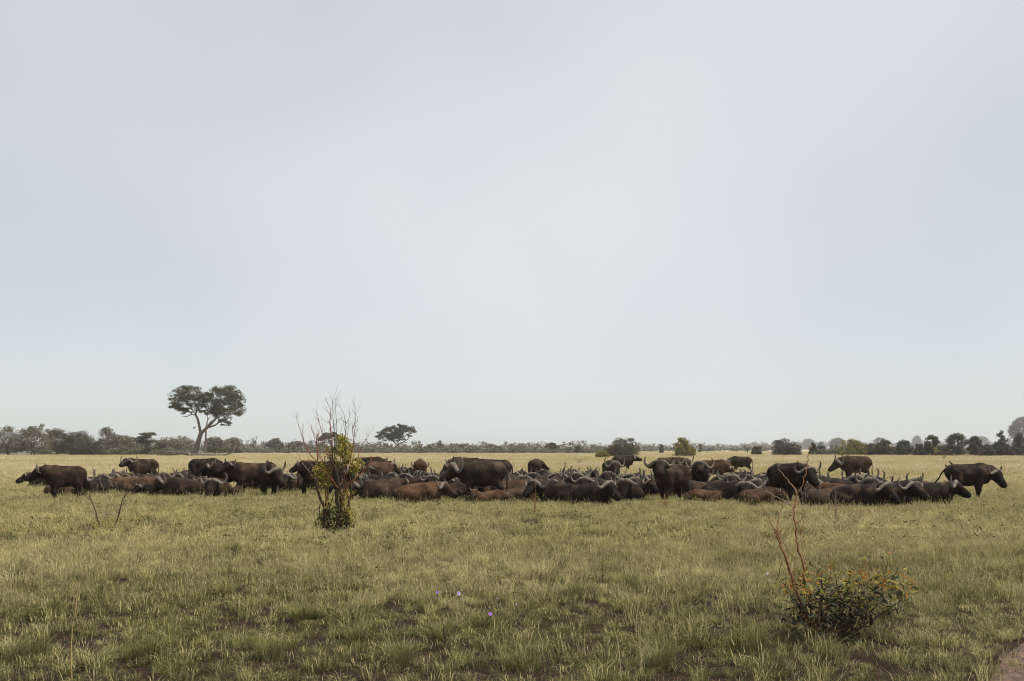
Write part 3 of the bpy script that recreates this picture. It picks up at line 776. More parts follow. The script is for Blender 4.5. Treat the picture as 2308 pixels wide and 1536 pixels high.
# px, row of the ground under it, pose, heading (0 right, 90 away, 180 left, 270 to camera), head turn, head droop, neck lift, size, kind, tint, label
S, Li = 'stand', 'lie'
HERD = [
 (147, 1129, S, 236, -50, 30, 12, 0.97, 'cow', 'b', 'brown cow standing at the far left end of the herd, facing left'),
 (100, 1100, Li, 186, 0, 30, 24, 0.95, 'cow', 'd', 'dark buffalo resting farthest left, muzzle pointing out past the standing cow'),
 (124, 1092, Li, 192, 10, 30, 30, 0.95, 'cow', 'b', 'buffalo resting behind the leftmost standing cow, only a horn beside her face'),
 (137, 1122, Li, 2, 0, 45, 5, 0.80, 'calf', 'r', 'brown calf resting behind the legs of the leftmost standing cow'),
 (205, 1119, Li, 266, 0, 42, 26, 1.0, 'bull', 'd', 'dark bull resting head-on right of the leftmost standing cow, heavy boss'),
 (243, 1107, Li, 280, 0, 45, 22, 0.95, 'bull', 'd', 'dark bull resting head-on behind the left bare sapling, horns curled upright'),
 (258, 1098, Li, 310, 20, 45, 20, 0.95, 'bull', 'g', 'grey bossed bull resting behind the left sapling, turned to the right'),
 (288, 1100, Li, 250, 0, 50, 12, 0.95, 'bull', 'b', 'resting buffalo whose curved horn shows in front of the bull raising its muzzle'),
 (268, 1108, Li, 20, 0, 45, 5, 0.85, 'cow', 'R', 'rusty brown buffalo resting between the left sapling and a longer brown one'),
 (308, 1116, Li, 4, 0, 45, 5, 0.98, 'cow', 'r', 'long light brown buffalo resting behind the right branch of the left sapling'),
 (322, 1089, S, 214, 35, 20, 22, 1.0, 'bull', 'b', 'brown bull standing in the left background, muzzle raised, horns wide'),
 (412, 1123, Li, 172, 45, 40, 26, 1.02, 'bull', 'b', 'big brown bull resting side-on at front left, head at its left end'),
 (348, 1121, Li, 205, 25, 45, 5, 0.68, 'cow', 'd', 'small dark buffalo resting low before the muzzle of the big front left bull'),
 (368, 1101, Li, 288, 0, 40, 24, 0.95, 'bull', 'd', 'dark bull resting just right of the standing bull with raised muzzle'),
 (403, 1094, Li, 62, 0, 40, 26, 0.95, 'cow', 'd', 'dark cow resting with its back turned, horns upright before the pale field'),
 (437, 1106, Li, 242, 0, 50, 24, 0.95, 'bull', 'd', 'resting bull with wide horns under the standing dark bull with lowered head'),
 (462, 1096, S, 350, 0, 50, -18, 1.05, 'bull', 'd', 'black humped bull standing broadside, its head hidden behind two standing cows'),
 (514, 1115, S, 224, -18, 25, 15, 0.98, 'cow', 'd', 'dark cow standing left of the pair of cows, looking left'),
 (564, 1119, S, 205, 18, 25, 24, 1.0, 'cow', 'b', 'reddish-sided cow standing right of the pair of cows, horns raised to the sky'),
 (492, 1123, Li, 275, 0, 48, 24, 1.0, 'bull', 'b', 'resting bull facing the camera with a sunlit pale boss, below two standing cows'),
 (533, 1121, Li, 92, 0, 40, 5, 0.58, 'calf', 'b', 'little brown calf resting behind the legs of the pair of standing cows'),
 (607, 1121, S, 288, 44, 55, -8, 1.02, 'bull', 'd', 'dark bull standing front-on with its head turned right and drooping'),
 (655, 1112, Li, 265, 0, 40, 22, 0.98, 'bull', 'b', 'resting buffalo facing the camera just left of the leafy bare-stemmed bush'),
 (716, 1099, S, 178, 0, 30, 8, 0.98, 'cow', 'b', 'cow standing behind the tall bush, its dark face pointing left'),
 (724, 1121, S, 8, 0, 50, -15, 1.05, 'bull', 'd', 'dark bull standing right behind the tall bush, rump to the left'),
 (832, 1090, S, 4, 0, 50, -20, 1.08, 'bull', 'd', 'dark bull standing broadside in the back just right of the tall bush'),
 (858, 1100, S, 237, 5, 45, -10, 0.95, 'cow', 'R', 'chestnut cow standing right of the tall bush with its face to the camera'),
 (862, 1107, Li, 190, 20, 40, 24, 0.95, 'cow', 'd', 'resting cow with a ring-shaped horn below the chestnut cow'),
 (852, 1093, S, 338, 0, 42, 2, 0.95, 'bull', 'b', 'buffalo standing behind the chestnut cow, pale boss to the right'),
 (903, 1085, Li, 200, 0, 40, 26, 0.95, 'cow', 'd', 'leftmost of the three far resting buffalo left of a lone reddish rump'),
 (917, 1087, Li, 300, 0, 40, 26, 0.95, 'bull', 'd', 'middle of the three far resting buffalo left of a lone reddish rump'),
 (931, 1083, Li, 160, 0, 40, 26, 0.95, 'cow', 'b', 'rightmost of the three far resting buffalo left of a lone reddish rump'),
 (857, 1131, Li, 178, 28, 45, 18, 1.02, 'bull', 'b', 'large brown bull resting side-on in front, directly right of the tall bush'),
 (868, 1119, Li, 10, 0, 45, 5, 0.95, 'cow', 'b', 'brown-backed buffalo resting behind the large front bull right of the bush'),
 (914, 1116, Li, 280, 0, 40, 24, 1.0, 'bull', 'd', 'dark bull resting face to camera with wide horns, above the small black-eared calf'),
 (915, 1130, Li, 275, 0, 40, 12, 0.62, 'calf', 'r', 'small calf with black ears resting between two big front buffalo right of the bush'),
 (938, 1119, Li, 342, -55, 45, 22, 0.98, 'bull', 'b', 'bull resting behind the rust-red front cow, large pale boss tilted left'),
 (947, 1089, S, 95, 0, 55, -25, 1.0, 'cow', 'R', 'reddish buffalo standing with its round rump to the camera, head out of sight'),
 (950, 1100, Li, 270, 0, 45, 24, 0.95, 'bull', 'd', 'resting bull with curled horns directly below the lone reddish rump'),
 (946, 1136, Li, 3, 0, 40, 16, 0.98, 'cow', 'R', 'rust-red cow resting at the very front left of the big dusty bull'),
 (988, 1103, Li, 222, 0, 45, 22, 0.95, 'cow', 'd', 'dark buffalo resting at the nose of the big dusty bull'),
 (1086, 1131, S, 168, 28, 36, 0, 1.10, 'bull', 'g', 'huge dusty bull standing broadside in the centre, boss and horn to the left'),
 (1050, 1093, S, 182, 0, 50, -22, 1.08, 'bull', 'b', 'brown humped buffalo standing behind the huge dusty bull, head low to the left'),
 (1110, 1106, S, 178, 0, 45, -10, 1.06, 'bull', 'd', 'dark bull standing close behind the rump of the huge dusty bull'),
 (1070, 1134, Li, 268, 0, 42, 16, 0.66, 'calf', 'R', 'reddish calf with short pointed horns facing the camera under the huge dusty bull'),
 (1103, 1138, Li, 356, 0, 50, -10, 0.66, 'calf', 'R', 'small rust-brown calf curled up before the hind legs of the huge dusty bull'),
 (1036, 1129, Li, 20, 0, 45, 5, 0.90, 'cow', 'b', 'brown buffalo resting between the rust-red front cow and the short-horned calf'),
 (1157, 1138, Li, 4, 0, 50, -10, 0.72, 'calf', 'r', 'round-rumped brown calf resting just right of the huge dusty bull, nearest row'),
 (1160, 1122, Li, 358, 0, 45, 0, 0.95, 'cow', 'r', 'brown cow resting with a long flat back right of the huge dusty bull'),
 (1186, 1129, Li, 10, 0, 45, 0, 0.82, 'cow', 'b', 'brown buffalo resting partly behind the front bull with a looped horn'),
 (1206, 1089, S, 84, -62, 35, 5, 1.0, 'cow', 'b', 'buffalo standing alone with its tail to the camera, head turned right'),
 (1163, 1098, Li, 290, 0, 40, 26, 0.95, 'bull', 'd', 'resting buffalo facing camera between the huge dusty bull and a standing rump'),
 (1166, 1112, Li, 196, 10, 42, 24, 0.98, 'bull', 'b', 'resting bull with pale boss facing left, just behind the brown flat-backed cow'),
 (1203, 1104, Li, 266, 0, 45, 26, 0.98, 'bull', 'd', 'bull resting with spread horns right below the buffalo turning its head right'),
 (1226, 1113, Li, 305, 0, 45, 24, 0.95, 'cow', 'g', 'greyish buffalo resting behind the shoulder of the front bull with looped horn'),
 (1258, 1139, Li, 176, 35, 40, 26, 1.02, 'bull', 'd', 'dark front bull resting side-on facing left with a looped horn, behind a thin sapling'),
 (1252, 1100, Li, 275, 0, 42, 26, 0.98, 'bull', 'd', 'bull resting with horns like a wide cup, midway between two standing background buffalo'),
 (1252, 1114, Li, 256, 0, 50, 12, 0.95, 'cow', 'b', 'cow resting low behind the back of the dark looped-horn front bull'),
 (1290, 1113, Li, 280, 0, 42, 26, 1.0, 'bull', 'd', 'bull resting face-on with almost closed horn ring, behind the front bull with pale boss'),
 (1294, 1095, Li, 240, 0, 42, 24, 0.95, 'cow', 'd', 'far dark buffalo resting left of two more far horn tips'),
 (1324, 1091, Li, 290, 0, 42, 26, 0.95, 'cow', 'd', 'farthest resting buffalo left of the grey bull standing head-on'),
 (1335, 1141, Li, 300, 0, 45, 22, 1.02, 'bull', 'd', 'front bull resting with a big pale sunlit boss, muzzle down to the right'),
 (1372, 1130, Li, 12, 0, 45, 0, 0.95, 'cow', 'r', 'brown buffalo resting just right of the front bull with big pale boss'),
 (1378, 1097, S, 276, 0, 42, 4, 1.0, 'bull', 'g', 'grey bull standing head-on before another buffalo looking right'),
 (1404, 1067, S, 2, 0, 12, 18, 1.02, 'bull', 'b', 'bull standing in profile in the far field, muzzle lifted to the right'),
 (1360, 1108, Li, 280, 0, 45, 26, 0.98, 'bull', 'g', 'resting bull with pale horns, directly below the grey bull standing head-on'),
 (1418, 1133, Li, 256, 0, 42, 22, 1.0, 'bull', 'd', 'dark bull resting head-on in front, left of the staring standing bull'),
 (1500, 1119, Li, 180, 0, 30, 28, 1.0, 'bull', 'b', 'resting bull with its brown face in profile touching the staring bull'),
 (1430, 1106, Li, 262, 0, 42, 26, 0.95, 'cow', 'd', 'dark cow resting with thin horns, behind the left horn of the staring bull'),
 (1404, 1102, Li, 350, 0, 45, 5, 0.72, 'calf', 'R', 'red calf resting among dark ones below the grey bull standing head-on'),
 (1512, 1134, S, 224, 44, 26, 30, 1.04, 'cow', 'b', 'big buffalo standing nearest the camera and staring into it, horns like a lyre'),
 (1510, 1086, S, 3, -60, 40, 2, 1.05, 'bull', 'b', 'bull standing behind the staring buffalo, its head just left of a yellow-green bush'),
 (1578, 1114, S, 258, 2, 20, 20, 1.0, 'bull', 'd', 'dark bull standing right of the staring buffalo with very wide horns, nose up'),
 (1590, 1137, Li, 186, 0, 45, -10, 0.70, 'calf', 'R', 'light brown calf resting at the hind feet of the staring buffalo'),
 (1608, 1091, S, 350, 0, 50, -26, 0.98, 'cow', 'R', 'chestnut cow standing with lowered head right of the wide-horned bull'),
 (1670, 1069, S, 178, 0, 50, -18, 1.0, 'cow', 'b', 'brown buffalo walking left in the far field with legs free against pale grass'),
 (1598, 1122, Li, 10, 0, 45, 0, 0.85, 'cow', 'b', 'brown buffalo resting behind the legs of the wide-horned standing bull'),
 (1632, 1134, Li, 345, -75, 42, 20, 1.0, 'bull', 'd', 'dark front bull resting with its face turned to us, right of the light calf'),
 (1628, 1108, Li, 282, 0, 42, 26, 0.98, 'bull', 'd', 'resting bull with shallow wide horns below the lowered chestnut head'),
 (1690, 1127, Li, 265, 0, 42, 26, 1.0, 'bull', 'd', 'dark bull resting head-on behind the tan calf, left of the black standing bull'),
 (1680, 1102, Li, 250, 0, 42, 26, 0.95, 'cow', 'd', 'dark cow resting below the buffalo walking left, left one of a pair'),
 (1716, 1102, Li, 282, 0, 42, 26, 0.95, 'cow', 'd', 'dark cow resting left of the black standing bull, right one of a pair'),
 (1720, 1119, Li, 272, 0, 45, 24, 0.95, 'bull', 'd', 'bull resting with closed horn ring touching the black standing bull'),
 (1708, 1142, Li, 0, 0, 50, -8, 0.84, 'calf', 'r', 'tan calf resting side-on in front, left of the black standing bull'),
 (1777, 1141, S, 297, -5, 44, 4, 1.05, 'bull', 'd', 'black bull standing front-on behind the tall bare reddish stems'),
 (1824, 1108, Li, 285, 0, 42, 24, 0.95, 'bull', 'd', 'resting buffalo whose single horn shows right of the black standing bull'),
 (1834, 1146, Li, 80, 0, 45, 0, 0.84, 'cow', 'b', 'brown rump of a buffalo resting at the right foot of the black standing bull'),
 (1882, 1122, Li, 186, 0, 45, 5, 1.0, 'bull', 'd', 'dark buffalo resting lengthways with a flat back below the humped brown bull'),
 (1880, 1147, Li, 3, 0, 45, -5, 0.85, 'cow', 'r', 'brown buffalo resting in front behind dry weed stalks'),
 (1888, 1134, Li, 175, 0, 45, 0, 0.92, 'cow', 'R', 'reddish back of a buffalo resting in the second row behind dry weed stalks'),
 (1928, 1088, S, 183, 0, 38, -8, 1.12, 'bull', 'b', 'humped brown bull standing alone in the right background, facing left'),
 (1912, 1122, Li, 272, 0, 42, 28, 1.02, 'bull', 'd', 'bull resting with a very wide bow of horns under the humped brown bull'),
 (1932, 1149, Li, 318, 0, 42, 24, 1.05, 'bull', 'd', 'front right bull resting with spread horns and pale wet nose'),
 (1976, 1117, Li, 92, 0, 42, 26, 1.0, 'bull', 'd', 'bull resting with its back to us, horn tips raised like a cup at right'),
 (1994, 1147, Li, 350, -30, 38, 24, 1.05, 'bull', 'd', 'long black bull resting in front at the right, one ear and horn upright'),
 (2066, 1131, Li, 20, 0, 45, 5, 0.95, 'cow', 'r', 'brown back of a buffalo resting between the two rightmost front bulls'),
 (2092, 1141, Li, 344, -28, 36, 12, 1.0, 'bull', 'd', 'last resting bull on the right with smooth pale boss, before the standing cow'),
 (700, 1108, Li, 200, 20, 42, 22, 0.95, 'cow', 'd', 'dark cow resting behind the bases of the tall bush stems, left side'),
 (762, 1109, Li, 265, 0, 42, 24, 0.98, 'bull', 'd', 'bull resting behind the middle of the tall bush'),
 (800, 1104, Li, 285, 0, 42, 26, 0.95, 'cow', 'b', 'cow resting at the right side of the tall bush, behind the large front bull'),
 (592, 1108, Li, 240, 10, 42, 24, 0.95, 'cow', 'd', 'cow resting in the gap left of the bull with drooping turned head'),
 (628, 1104, Li, 285, 0, 42, 24, 0.95, 'bull', 'd', 'bull resting in the gap behind the bull with drooping turned head'),
 (330, 1104, Li, 200, 15, 42, 26, 0.95, 'bull', 'd', 'bull resting below the chest of the standing bull with raised muzzle'),
 (890, 1101, Li, 262, 0, 42, 26, 0.95, 'bull', 'd', 'bull resting right of the chestnut cow with only horns in view'),
 (968, 1108, Li, 292, 0, 42, 26, 0.98, 'bull', 'd', 'bull resting between the pale tilted boss and the dusty bull, curled horns'),
 (1010, 1112, Li, 210, 20, 42, 22, 0.98, 'bull', 'b', 'brown bull resting under the muzzle of the huge dusty bull'),
 (1140, 1104, Li, 300, 0, 42, 26, 0.95, 'cow', 'd', 'dark cow resting against the tail end of the huge dusty bull'),
 (1186, 1118, Li, 255, 10, 42, 26, 0.98, 'bull', 'd', 'bull resting left of the looped horn, its own horns low and wide'),
 (1232, 1094, Li, 250, 0, 42, 26, 0.95, 'cow', 'd', 'far cow resting right of the buffalo turning its head right'),
 (1272, 1090, Li, 300, 0, 42, 26, 0.95, 'cow', 'b', 'far brown cow resting under the pale leafless twig'),
 (1310, 1103, Li, 262, 0, 42, 26, 0.98, 'bull', 'd', 'bull resting in the third row behind the closed horn ring'),
 (1338, 1117, Li, 232, 10, 42, 26, 0.98, 'bull', 'b', 'brown bull resting directly behind the front bull with big pale boss'),
 (1392, 1114, Li, 300, -20, 42, 26, 0.98, 'bull', 'd', 'bull resting in the second row left of the head-on front dark bull'),
 (1452, 1108, Li, 290, 0, 42, 24, 0.95, 'cow', 'b', 'brown cow resting left of the neck of the staring buffalo'),
 (1556, 1124, Li, 200, 20, 42, 20, 0.95, 'cow', 'b', 'brown cow resting between the staring buffalo and the wide-horned bull'),
 (1548, 1102, Li, 280, 0, 42, 26, 0.95, 'bull', 'd', 'bull resting behind the rump of the staring buffalo'),
 (1650, 1117, Li, 255, 5, 42, 26, 0.98, 'bull', 'b', 'brown bull resting between shallow wide horns and the face-turned front bull'),
 (1660, 1096, Li, 300, 0, 42, 26, 0.95, 'cow', 'd', 'far cow resting under the belly line of the buffalo walking left'),
 (1700, 1112, Li, 285, 0, 42, 26, 0.98, 'bull', 'd', 'bull resting in the third row behind the dark head-on one by the tan calf'),
 (1745, 1110, Li, 255, 0, 42, 26, 0.95, 'cow', 'b', 'brown cow resting half hidden left of the black standing bull'),
 (1842, 1116, Li, 230, 0, 42, 26, 0.95, 'bull', 'd', 'bull resting in the third row right of the black standing bull'),
 (1950, 1130, Li, 262, 5, 42, 28, 1.0, 'bull', 'd', 'bull resting in the second row behind the front right bull with pale nose'),
 (2026, 1127, Li, 300, 10, 42, 24, 0.95, 'cow', 'd', 'dark cow resting behind the back of the long black front bull'),
 (1062, 1119, Li, 190, 15, 42, 20, 0.92, 'cow', 'r', 'brown cow resting behind the belly of the huge dusty bull'),
 (1122, 1116, Li, 8, 0, 45, 10, 0.90, 'cow', 'b', 'brown cow resting behind the hind legs of the huge dusty bull'),
 (1464, 1124, Li, 262, 5, 42, 22, 0.92, 'cow', 'd', 'dark cow resting at the left knee of the staring buffalo'),
 (1792, 1124, Li, 200, 10, 42, 18, 0.92, 'cow', 'b', 'brown cow resting behind the forelegs of the black standing bull'),
 (980, 1118, Li, 255, 10, 42, 24, 0.95, 'cow', 'b', 'brown cow resting behind the head of the rust-red front cow'),
 (1220, 1122, Li, 205, 15, 42, 20, 0.92, 'cow', 'r', 'light brown cow resting behind the neck of the front bull with looped horn'),
 (1416, 1120, Li, 275, 0, 42, 26, 0.95, 'bull', 'b', 'brown bull resting in the second row right behind the head-on front dark bull'),
 (1572, 1106, Li, 285, 0, 42, 26, 0.92, 'cow', 'b', 'brown cow resting behind the legs of the wide-horned bull, third row'),
 (1766, 1104, Li, 270, 0, 42, 26, 0.92, 'cow', 'd', 'far dark cow resting behind the back of the black standing bull'),
 (462, 1112, Li, 285, 0, 42, 24, 0.92, 'cow', 'b', 'brown cow resting behind the rump of the big front left bull'),
 (228, 1114, Li, 262, 0, 42, 26, 0.92, 'cow', 'd', 'dark cow resting right behind the heavy-bossed bull at left'),
 (824, 1112, Li, 250, 10, 42, 24, 0.92, 'cow', 'd', 'dark cow resting beyond the boss of the large front bull right of the bush'),
 (2182, 1128, S, 354, -42, 52, -10, 1.02, 'cow', 'd', 'dark cow standing at the right end of the herd, head low, tail swung out'),
]
# keep the animals from growing into one another: shift along the line of sight until the footprints clear
def footprint(h, d):
    x = (h[0] - CX) / FPX * d; a_ = R(h[3]); s = h[7]
    lo_, hi_ = (-0.72, 0.95) if h[2] == S else (-0.62, 0.85)
    c, sn = math.cos(a_), math.sin(a_)
    return [(x + c * t * s, d + sn * t * s) for t in np.linspace(lo_, hi_, 6)], (0.34 if h[2] == S else 0.42) * s
D = [CAMH * FPX / (h[1] - HY) for h in HERD]
for it in range(60):
    FP = [footprint(h, d) for h, d in zip(HERD, D)]
    moved = False
    for i in range(len(HERD)):
        for k in range(i + 1, len(HERD)):
            if abs(D[i] - D[k]) > 3.2 or abs(HERD[i][0] - HERD[k][0]) > 190: continue
            A_ = np.array(FP[i][0]); B_ = np.array(FP[k][0])
            dm = np.sqrt(((A_[:, None] - B_[None]) ** 2).sum(2)).min(); need = FP[i][1] + FP[k][1] - 0.05
            if dm < need:
                mv = min(0.25, (need - dm) * 0.6 + 0.02)
                if D[i] <= D[k]: D[k] += mv; D[i] -= mv * 0.25
                else: D[i] += mv; D[k] -= mv * 0.25
                moved = True
    if not moved: break
print('herd spacing iterations', it, 'max shift', max(abs(d - CAMH * FPX / (h[1] - HY)) for h, d in zip(HERD, D)))
HERD_ROOTS = []
for n_, (h, d) in enumerate(zip(HERD, D)):
    last = n_ == len(HERD) - 1
    HERD_ROOTS.append(make_buffalo(*h, tail='swing' if last else None, seed=n_, at=((h[0] - CX) / FPX * d, d, 0.0)))
# ------------------------------------------------------------------ trees and bushes
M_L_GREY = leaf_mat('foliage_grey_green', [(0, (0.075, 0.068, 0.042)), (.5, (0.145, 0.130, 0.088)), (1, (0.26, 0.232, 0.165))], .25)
M_L_OLIVE = leaf_mat('foliage_olive', [(0, (0.036, 0.034, 0.012)), (.5, (0.070, 0.062, 0.022)), (1, (0.125, 0.105, 0.042))], .3)
M_L_DARK = leaf_mat('foliage_dark', [(0, (0.035, 0.036, 0.018)), (.5, (0.055, 0.055, 0.026)), (1, (0.098, 0.092, 0.045))], .25)
M_L_YEL = leaf_mat('foliage_yellow_green', [(0, (0.070, 0.064, 0.014)), (.5, (0.21, 0.18, 0.032)), (1, (0.42, 0.33, 0.06))], .4)
M_L_BROWN = leaf_mat('foliage_brown', [(0, (0.045, 0.034, 0.024)), (.5, (0.075, 0.058, 0.040)), (1, (0.12, 0.098, 0.062))], .2)
M_BARK = bark_mat('bark', (0.075, 0.056, 0.044), (0.15, 0.115, 0.092), 2.0)
M_BARK_D = bark_mat('bark_dark', (0.035, 0.027, 0.022), (0.075, 0.058, 0.046), 3.0)
M_PALE = bark_mat('pale_dead_wood', (0.26, 0.22, 0.18), (0.42, 0.37, 0.31), 4.0)

def leaves(A, clumps, per, size, r, up=0.5, shape=1.0):
    """leaf faces spread through ellipsoidal clumps (centre, radii)"""
    cs = np.array([np.concatenate([c, rr]) for c, rr in clumps], float)
    n = len(cs) * per
    k = np.repeat(np.arange(len(cs)), per)
    d = r.normal(size=(n, 3)); d /= np.linalg.norm(d, axis=1)[:, None]
    rad = r.uniform(0.35, 1.08, n) ** 0.6
    c = cs[k, :3] + d * rad[:, None] * cs[k, 3:]
    nm = r.normal(size=(n, 3)) * .55 + d * .9; nm[:, 2] += up; nm /= np.linalg.norm(nm, axis=1)[:, None]
    t = np.cross(nm, r.normal(size=(n, 3))); t /= np.linalg.norm(t, axis=1)[:, None] + 1e-9
    b = np.cross(nm, t)
    s = (size * r.uniform(0.55, 1.35, n))[:, None]
    V = np.stack([c - t * s * .5 * shape, c + b * s * .32, c + t * s * .5 * shape, c - b * s * .32], 1).reshape(-1, 3)
    A.add(V, np.arange(n * 4).reshape(-1, 4))

def limb(A, p0, p1, r0, r1, r, wob=0.08, n=6, sag=0.0):
    p0, p1 = np.array(p0, float), np.array(p1, float)
    L_ = np.linalg.norm(p1 - p0)
    pts = [p0 + (p1 - p0) * t + (r.normal(0, wob * L_, 3) * (0 < t < 1)) + np.array([0, 0, sag * L_ * math.sin(math.pi * t)]) for t in (0, .33, .66, 1)]
    S_ = smoothpath(np.array(pts), 3)
    A.tube(S_, np.linspace(r0, r1, len(S_)), n)

def make_tree(px, gy, top, w, style, mat, label, name='tree', seed=0, group=None, per=70, bark=None, cat=None):
    r = np.random.default_rng(5000 + seed)
    x, d, _ = pos(px, gy); s = FPX / d
    h = (gy - top) / s; hw = w / s / 2
    root = empty(name, (x, d, 0))
    tag(root, label, cat or ('bush' if 'bush' in name else 'tree'), group)
    T, C_ = Acc(), []
    bark = bark or M_BARK_D
    ls = 0.36 * max(.75, min(4.0, d / 260))
    if style == 'bare':
        for k in range(5):
            a_ = r.uniform(0, 6.28); e = np.array([hw * .9 * math.cos(a_), hw * .9 * math.sin(a_), h * r.uniform(.75, 1)])
            m_ = np.array([0, 0, h * .35]); limb(T, (0, 0, 0), m_, h * .022, h * .017, r)
            limb(T, m_, e, h * .016, h * .004, r)
            for q_ in range(7):
                t_ = r.uniform(.3, .9); b0 = m_ + (e - m_) * t_; limb(T, b0, b0 + np.array([r.normal(0, hw * .3), r.normal(0, hw * .3), h * r.uniform(.05, .22)]), h * .007, h * .003, r, n=4)
        obj('trunk', T.mesh('trunk', bark, True), root)
        return root
    if style in ('round', 'shoots'):
        z0 = h * .02; nC = int(44 + hw * 4)
        for k in range(nC):
            a_ = r.uniform(0, 6.28); u = r.uniform(-.8, 1); rr = math.sqrt(max(0.05, 1 - u * u)) * r.uniform(.45, 1)
            c = np.array([hw * rr * .85 * math.cos(a_), hw * rr * .85 * math.sin(a_), z0 + (h - z0) * (.5 + .43 * u)])
            q_ = hw * r.uniform(.22, .36); C_.append((c, (q_, q_, min(q_ * .72, h * .16))))
        if style == 'shoots':
            for k in range(7):
                xx = r.uniform(-.7, .7) * hw; zt = h * r.uniform(.92, 1.14)
                for z in np.arange(h * .72, zt, hw * .12):
                    C_.append((np.array([xx + r.normal(0, hw * .03), r.normal(0, hw * .2), z]), (hw * .10, hw * .10, hw * .10)))
    elif style == 'bush':
        for k in range(int(52 + hw * 7)):
            a_ = r.uniform(0, 6.28); rr = math.sqrt(r.uniform()) ; zt = h * (1 - .45 * rr * rr) * r.uniform(.15, .92)
            q_ = hw * r.uniform(.18, .30); c = np.array([hw * rr * .85 * math.cos(a_), hw * rr * .6 * math.sin(a_), max(q_ * .7, zt)])
            C_.append((c, (q_, q_, min(q_ * .8, h * .22))))
        for k in range(4):
            xx = r.uniform(-.6, .6) * hw
            C_.append((np.array([xx, 0, h * r.uniform(.80, .93)]), (hw * .22, hw * .22, h * .10)))
    elif style == 'umbrella':
        for k in range(int(22 + hw * 3)):
            a_ = r.uniform(0, 6.28); rr = math.sqrt(r.uniform()); z = h * (.93 - .24 * rr ** 2) - h * r.uniform(0, .16)
            q_ = hw * r.uniform(.16, .28); C_.append((np.array([hw * rr * .86 * math.cos(a_), hw * rr * .86 * math.sin(a_), z]), (q_, q_, q_ * .42)))
    elif style == 'layered':
        for lev in range(6):
            z = h * (.16 + .155 * lev); lr = hw * (1.0 if lev < 3 else .85 if lev == 3 else .55)
            for k in range(12):
                a_ = r.uniform(0, 6.28); rr = r.uniform(.1, .92) * lr; q_ = hw * r.uniform(.20, .34)
                C_.append((np.array([rr * math.cos(a_), rr * math.sin(a_), z + r.normal(0, h * .025)]), (q_, q_, q_ * .30)))
    elif style == 'spire':
        for k in range(34):
            t = r.uniform(0, 1); rr = hw * (1 - t ** 1.4 * .85) * r.uniform(.2, .9); a_ = r.uniform(0, 6.28); q_ = hw * r.uniform(.16, .27)
            C_.append((np.array([rr * math.cos(a_), rr * math.sin(a_), h * (.14 + .84 * t)]), (q_, q_, q_)))
    tops = [C_[k_][0] for k_ in r.choice(len(C_), min(len(C_), 10), replace=False)]
    if style in ('bush', 'spire'):
        for c in tops: limb(T, (r.normal(0, hw * .15), r.normal(0, hw * .15), 0), c, .03 * h ** .7, .012 * h ** .5, r, n=5)
    else:
        fk = np.array([r.normal(0, hw * .08), 0, h * (.28 if style != 'umbrella' else .42)])
        limb(T, (0, 0, -.05), fk, .035 * h, .024 * h, r, .04)
        for c in tops: limb(T, fk, c, .017 * h, .006 * h, r, .08, 5)
    obj('trunk', T.mesh('trunk', bark, True), root)
    A = Acc(); leaves(A, C_, per, ls, r)
    obj('crown', A.mesh('crown', mat), root)
    return root

# --- the tall double-headed tree, traced limb by limb
def zt(zx, zy): return ((zx - 680) * .0153, (1375 - zy) * .0153)
rT = np.random.default_rng(77)
big = empty('tree', pos(441, 1029))
tag(big, 'tall tree with two rounded crown lobes on a forked leaning trunk', 'tree')
T = Acc()
def limb2(pts, dep=None):
    P_ = []
    for k, (zx, zy, rad) in enumerate(pts):
        x, z = zt(zx, zy); P_.append((x, (dep or 0) * k / max(1, len(pts) - 1), z, rad))
    S_ = smoothpath(P_, 5); T.tube(S_[:, :3], S_[:, 3], 9)
limb2([(660, 1380, .95), (690, 1260, .72), (725, 1120, .62), (765, 990, .55), (775, 930, .45)])
limb2([(768, 985, .42), (742, 870, .34), (712, 745, .31), (668, 640, .25), (690, 560, .19), (650, 440, .13), (600, 330, .06)], 1.0)
limb2([(675, 655, .15), (600, 655, .13), (530, 685, .11), (465, 680, .05)], -.6)
limb2([(690, 560, .16), (740, 470, .12), (800, 350, .06)], -1.2)
limb2([(660, 620, .15), (590, 540, .12), (520, 450, .09), (430, 390, .05)], 1.6)
limb2([(770, 980, .44), (870, 890, .40), (970, 790, .33), (1030, 730, .26), (1090, 620, .20), (1170, 500, .14), (1250, 380, .06)], -1.0)
limb2([(900, 875, .25), (1010, 835, .22), (1065, 780, .20), (1050, 700, .15), (1000, 560, .11), (950, 430, .06)], 1.4)
limb2([(1065, 780, .13), (1150, 770, .10), (1240, 760, .04)], 1.0)
limb2([(1090, 620, .14), (1210, 570, .11), (1340, 480, .05)], 1.5)
obj('trunk', T.mesh('trunk', M_BARK, True), big)
CL = []
def lobe(cx, cy_, rx, ry, n, dep, cut):
    k = 0
    while k < n:
        u, v = rT.uniform(-1, 1, 2); w_ = rT.uniform(-1, 1)
        if u * u + v * v + w_ * w_ > 1: continue
        zx, zy = cx + u * rx, cy_ + v * ry
        if cut(zx, zy): continue
        x, z = zt(zx, zy); q_ = rT.uniform(.85, 1.5)
        CL.append((np.array([x, w_ * dep, z]), (q_, q_, q_ * .50))); k += 1
lobe(540, 370, 320, 225, 120, 4.4, lambda a_, b_: (a_ > 420 and b_ > 470 and a_ < 640) or (560 < a_ < 660 and 370 < b_ < 470) or b_ > 560)
lobe(1160, 450, 345, 315, 200, 5.0, lambda a_, b_: (a_ < 900 and b_ > 640) or b_ > 760 or (a_ > 1300 and b_ > 690))
